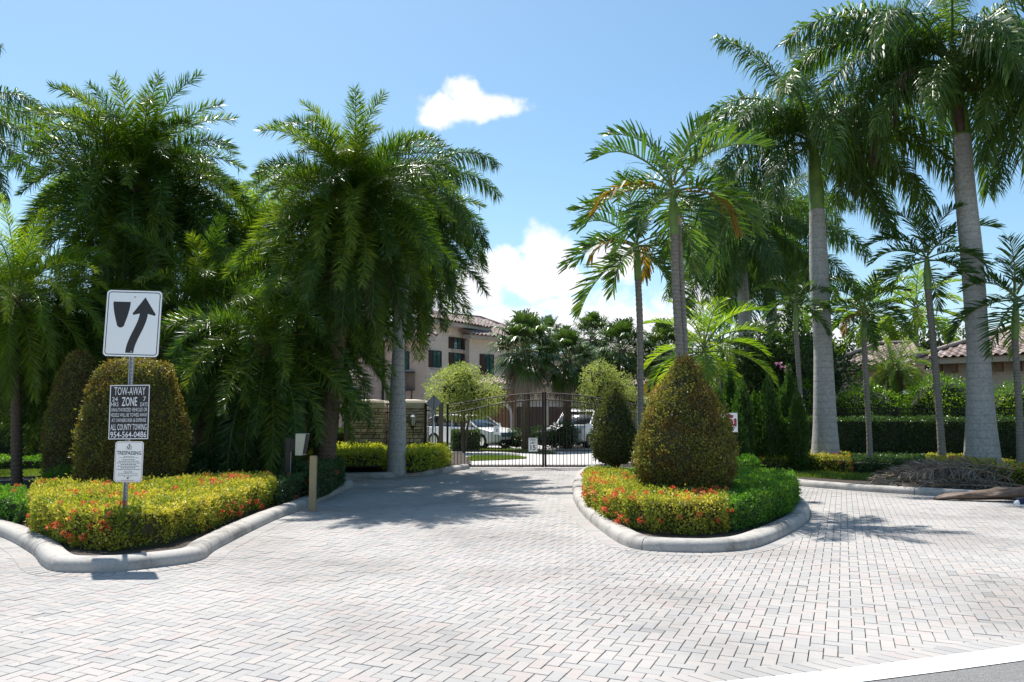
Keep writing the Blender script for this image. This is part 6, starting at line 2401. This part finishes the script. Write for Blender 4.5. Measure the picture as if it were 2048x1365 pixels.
# parasol by the clubhouse door
pc = at(1812, 779, 29.5)
e = empty('parasol', (pc.x, 29.5, 0), 'pale blue parasol between the two dome bushes by the clubhouse', 'parasol')
mb = MB()
mb.tube([(0, 0, 0), (0, 0, pc.z)], 0.025, n=6)
mb.build('pole', M_BLACK, e)
mb = MB()
mb.lathe([(0.0, 0.0), (0.3, -0.06), (0.62, -0.19), (0.62, -0.22), (0.3, -.10), (0.0, -0.05)], n=8, c=(0, 0, pc.z), sm=False)
mb.build('canopy', M_CANVAS, e)

# ================================================================== CARS
def car(label, cx, cy, rz, kind_, L=4.6, W=1.85, H_=1.5):
    root = empty('parked_car', (cx, cy, 0.0), label, 'car', None, rz)
    # side profile (x forward, z up)
    if kind_ == 'crossover':
        body = [(-2.25, 0.35), (-2.3, 0.75), (-2.2, 0.98), (-1.2, 1.0), (0.9, 0.98), (1.55, 0.92), (2.1, 0.80), (2.28, 0.62), (2.28, 0.35), (1.9, 0.25), (-1.9, 0.25)]
        cab = [(-2.15, 0.98), (-1.95, 1.30), (-1.45, 1.47), (-0.3, 1.50), (0.35, 1.42), (1.15, 0.97)]
    else:
        body = [(-2.3, 0.4), (-2.35, 0.9), (-2.3, 1.08), (-1.2, 1.08), (1.0, 1.06), (1.8, 1.02), (2.2, 0.92), (2.32, 0.70), (2.32, 0.4), (1.9, 0.3), (-1.9, 0.3)]
        cab = [(-2.28, 1.06), (-2.15, 1.55), (-1.9, 1.70), (0.1, 1.72), (0.5, 1.62), (1.1, 1.05)]

    def loft(prof, widths, name, mat, zmid=None):
        mb = MB()
        n = len(prof)
        vs = []
        for y, inset in widths:
            cxm = sum(p[0] for p in prof) / n
            czm = sum(p[1] for p in prof) / n
            for p in prof:
                vs.append((cxm + (p[0] - cxm) * (1 - inset), y, czm + (p[1] - czm) * (1 - inset)))
        m = len(widths)
        fs = []
        for a in range(m - 1):
            for k in range(n):
                k2 = (k + 1) % n
                fs.append((a * n + k, a * n + k2, (a + 1) * n + k2, (a + 1) * n + k))
        fs.append(tuple(range(n))[::-1])
        fs.append(tuple(range((m - 1) * n, m * n)))
        mb.add(vs, fs, 0, False)
        o = mb.build(name, mat, root)
        bv = o.modifiers.new('bevel', 'BEVEL')
        bv.width = 0.05
        bv.segments = 3
        for p in o.data.polygons:
            p.use_smooth = True
        return o
    w = W / 2
    loft(body, [(-w, .05), (-w + .08, 0.0), (w - .08, 0.0), (w, .05)], 'body', M_CARW)
    loft(cab, [(-w + .22, .10), (-w + .10, 0.02), (w - .10, 0.02), (w - .22, .10)], 'windows', M_DARKGLASS)
    top = [p for p in cab if p[1] > 1.25]
    mb = MB()
    n = len(top)
    vs = [(p[0], -w + .13, p[1] + .01) for p in top] + [(p[0], w - .13, p[1] + .01) for p in top] + [(p[0], -w + .2, p[1] + .05) for p in top] + [(p[0], w - .2, p[1] + .05) for p in top]
    mb.add(vs, [(k, k + 1, 2 * n + k + 1, 2 * n + k) for k in range(n - 1)] + [(2 * n + k, 2 * n + k + 1, 3 * n + k + 1, 3 * n + k) for k in range(n - 1)] + [(3 * n + k, 3 * n + k + 1, n + k + 1, n + k) for k in range(n - 1)], 0, True)
    mb.build('roof', M_CARW, root)
    # pillars
    for s in (-1, 1):
        for xa, xb in ((1.12, 0.38), (-0.35, -0.42), (-1.45, -1.6)):
            mb = MB()
            mb.tube([(xa, s * (w - .06), cab[0][1] - .02), (xb, s * (w - .14), top[0][1] + 0.12)], 0.045, n=5)
            mb.build('pillar', M_CARW, root)
    for x in (-1.42, 1.42):
        for s in (-1, 1):
            mb = MB()
            mb.lathe([(0.0, -.11), (.34, -.11), (.36, -.07), (.36, .07), (.34, .11), (0.0, .11)], n=20)
            t = mb.build('tyre', M_TYRE, root, (x, s * (w - .10), 0.36), (PI / 2, 0, 0))
            mb = MB()
            mb.lathe([(0.0, -.115), (.22, -.115), (.24, -.09), (.24, .09), (.22, .115), (0, .115)], n=10, sm=False)
            mb.build('rim', M_CHROME, t)
    mb = MB()
    mb.box(2.2, 2.31, -.5, .5, .55, .74)
    mb.build('grille', M_BLUEG, root)
    for k in range(3):
        mb = MB()
        mb.box(2.30, 2.33, -.52, .52, .57 + k * .06, .59 + k * .06)
        mb.build('grille_bar', M_CHROME, root)
    mb = MB()
    mb.box(2.22, 2.30, -.6, .6, .30, .44)
    mb.build('lower_grille', M_BLACK, root)
    for s in (-1, 1):
        mb = MB()
        mb.box(1.95, 2.27, s * .78 - .12, s * .78 + .12, .66, .80)
        mb.build('headlight', M_LAMPGLASS, root)
        mb = MB()
        mb.box(.72, .9, s * (w + .1) - .1, s * (w + .1) + .1, 1.0, 1.14)
        mb.build('mirror', M_CARW, root)
    if kind_ != 'crossover':
        for s in (-1, 1):
            mb = MB()
            mb.tube([(-1.7, s * .6, 1.80), (0.0, s * .6, 1.82)], 0.02, n=5)
            mb.build('roof_rail', M_CHROME, root)
    return root


car('white crossover car parked nose right behind the left gate leaf', xg(940, 36.0), 36.0, math.radians(-38), 'crossover')
car('white car with roof rails parked behind the right gate leaf', xg(1165, 37.5), 37.5, math.radians(-118), 'suv')

# ================================================================== FALLEN FRONDS


def lying(name, label, x, y, z, az, L, seed, e0=6, droop=10, group='dry royal palm fronds heaped on the paving', n=90, ll=0.6, tilt=0.0, lw=0.022):
    root = empty(name, (x, y, z), label, 'dead palm frond', group, az)
    me = frond_mesh('dry_leaflets', L, e0, droop, n, ll, lw, [M_DEADF, M_BROWN_RACHIS], a0=58, a1=15, vee=0.15, plum=0.85, ldroop=0.35, jit=24.0, s0=0.08, seed=seed, rr=0.03)
    v = np.empty(len(me.vertices) * 3, dtype=np.float32)
    me.vertices.foreach_get('co', v)
    v = v.reshape(-1, 3)
    v[:, 2] *= 0.72
    v[:, 2] = np.maximum(v[:, 2], 0.012 - z + 0.02 * np.abs(np.sin(v[:, 0] * 37 + v[:, 1] * 23)))
    me.vertices.foreach_set('co', v.ravel())
    me.update()
    obj('leaflets', me, root)
    return root


x0_, y0_ = gp(2068, 985)
LY = [('longest dry frond reaching furthest left over the paving', 0.0, 0.15, 0.08, 178, 3.3, 14, 32), ('dry frond lying across the middle of the heap', 0.1, 0.5, 0.14, 172, 3.0, 18, 40),
      ('dry frond at the back of the heap against the hedge', 0.1, 0.9, 0.16, 168, 2.7, 22, 46), ('dry frond spread low along the front of the heap', -0.2, -0.05, 0.05, 184, 2.6, 10, 20),
      ('dry frond whose tip lies on the kerb', 0.6, 0.35, 0.22, 176, 3.2, 24, 48), ('short dry frond sticking up in the middle of the heap', -0.6, 0.8, 0.1, 150, 1.5, 45, 60), ('dry frond running out of the right edge of the frame', 0.0, 0.6, 0.2, 8, 2.5, 15, 30),
      ('crumpled dry frond on top of the heap', -0.2, 0.35, 0.2, 188, 2.4, 28, 55), ('thin dry frond crossing the heap at an angle towards the hedge', -0.9, 0.2, 0.12, 140, 1.6, 20, 50), ('thin dry frond crossing the heap at an angle towards the kerb', -0.5, 0.75, 0.15, 205, 1.9, 18, 50)]
for k, (lb, dx, dy, dz, az, L, e0, dr) in enumerate(LY):
    lying('dry_frond', lb, x0_ + dx, y0_ + dy, dz, math.radians(az), L, 500 + k, e0=e0, droop=dr)
# the broad brown leaf base lying in front
sx0, sy0 = gp(1868, 1000)
sx1, sy1 = gp(2046, 1005)
e = empty('leaf_sheath', (sx0, sy0, 0), 'big brown boat-shaped palm leaf base lying in front of the dry fronds', 'leaf sheath')
mb = MB()
n = 22
m_ = 11
vs = []
for i in range(n):
    t = i / (n - 1)
    R = 0.02 + 0.115 * min(1, t * 1.8) ** 0.8 * (1 + 0.22 * math.sin(t * 7 + 1))
    cx, cy = (sx1 - sx0) * t, (sy1 - sy0) * t
    for j in range(m_):
        a = math.radians(-35 + 215 * j / (m_ - 1))
        wv = 1 + 0.13 * math.sin(t * 11 + j * 1.3) + 0.06 * math.sin(t * 31 + j * 2)
        vs.append((cx, cy + R * 1.15 * math.cos(a) * wv, max(0.006, R * 0.95 * (math.sin(a) + 0.45) * wv + 0.05 * t)))
fs = [(i * m_ + j, (i + 1) * m_ + j, (i + 1) * m_ + j + 1, i * m_ + j + 1) for i in range(n - 1) for j in range(m_ - 1)]
mb.add(vs, fs, 0, True)
o = mb.build('sheath', M_SHAFT_BROWN, e)
sol = o.modifiers.new('thickness', 'SOLIDIFY')
sol.thickness = 0.012
shx, shy = gp(2036, 1010)
e = empty('shoe', (shx, shy, 0), 'dark blue shoe with a white toe cap lying at the right edge', 'shoe')
mb = MB()
prof = [(-0.055, 0.0, 0.028, .03), (-0.045, 0.0, 0.045, .05), (-0.01, 0, 0.055, .07), (0.0, 0, 0.056, .075)]
vs = []
for x, _, w2, h2 in prof:
    for k in range(9):
        a = PI * k / 8
        vs.append((x, w2 * math.cos(a), 0.012 + h2 * math.sin(a)))
mb.add(vs, [(i * 9 + k, (i + 1) * 9 + k, (i + 1) * 9 + k + 1, i * 9 + k + 1) for i in range(3) for k in range(8)] + [tuple(range(9))], 0, True)
mb.build('toe_cap', M_WHITE, e)
mb = MB()
prof = [(0.0, .055, .078), (0.08, .055, .11), (0.16, .05, .125), (0.22, .045, .12), (0.235, .035, .09)]
vs = []
for x, w2, h2 in prof:
    for k in range(9):
        a = PI * k / 8
        vs.append((x, w2 * math.cos(a), 0.012 + h2 * math.sin(a)))
mb.add(vs, [(i * 9 + k, (i + 1) * 9 + k, (i + 1) * 9 + k + 1, i * 9 + k + 1) for i in range(4) for k in range(8)] + [tuple(range(36, 45))], 0, True)
mb.build('upper', plain('navy_canvas', (0.02, 0.02, 0.06), 0.8), e)
mb = MB()
mb.box(-0.055, 0.235, -0.052, 0.052, 0.0, 0.016)
mb.build('sole', M_WHITE, e)

# extra planting in the shade of the palms
for lb, px_, Y, w in (('dark leafy undergrowth right of the tall golden topiary', 420, 15.4, 0.8), ('dark leafy undergrowth below the low spreading date palm', 500, 16.0, 0.7), ('dark leafy undergrowth between the two left topiaries', 205, 16.4, 0.7)):
    blob_plant('undergrowth', lb, (xg(px_, Y), Y, 0.1), [(-w * .5, 0, 0.35, w * .7, .6, .45), (w * .5, 0.1, 0.3, w * .7, .6, .4)], 0.09, 0.045, M_DARKH, 4500, cat='shrub', twigs=False)

# dry leaf bits scattered on the paving and along the kerbs
nl_ = 260
lp = np.stack([rng.uniform(-6, 8, nl_), rng.uniform(5, 15, nl_) , np.full(nl_, 0.012)], 1)
kk = rng.integers(0, len(pts_R), 70)
lp = np.concatenate([lp[:110], np.array([[pts_R[k].x - n_R[k].x * random.uniform(.02, .25), pts_R[k].y - n_R[k].y * random.uniform(.02, .25), 0.012] for k in kk]),
                     np.array([[pts_L[k].x - n_L[k].x * random.uniform(.02, .2), pts_L[k].y - n_L[k].y * random.uniform(.02, .2), 0.012] for k in rng.integers(0, len(pts_L), 80)])])
hid = inpoly([(p.x, p.y) for p in pts_L] + BACK_L[1:], lp[:, 0], lp[:, 1]) | inpoly([(p.x, p.y) for p in pts_R], lp[:, 0], lp[:, 1])
lp = lp[~hid]
lt = leaves('leaf_litter', lp, np.tile([0, 0, 1.0], (len(lp), 1)), 0.035, 0.014, M_RUSTF, up=0.0, out=0.0, rnd=1.0)
v_ = np.empty(len(lt.data.vertices) * 3, dtype=np.float32)
lt.data.vertices.foreach_get('co', v_)
v_ = v_.reshape(-1, 3)
v_[:, 2] = 0.008 + np.abs(v_[:, 2] - 0.012) * 0.25
lt.data.vertices.foreach_set('co', v_.ravel())
lt.data.update()
tag(lt, 'scattered dry leaf bits on the paving', None, kind='stuff')
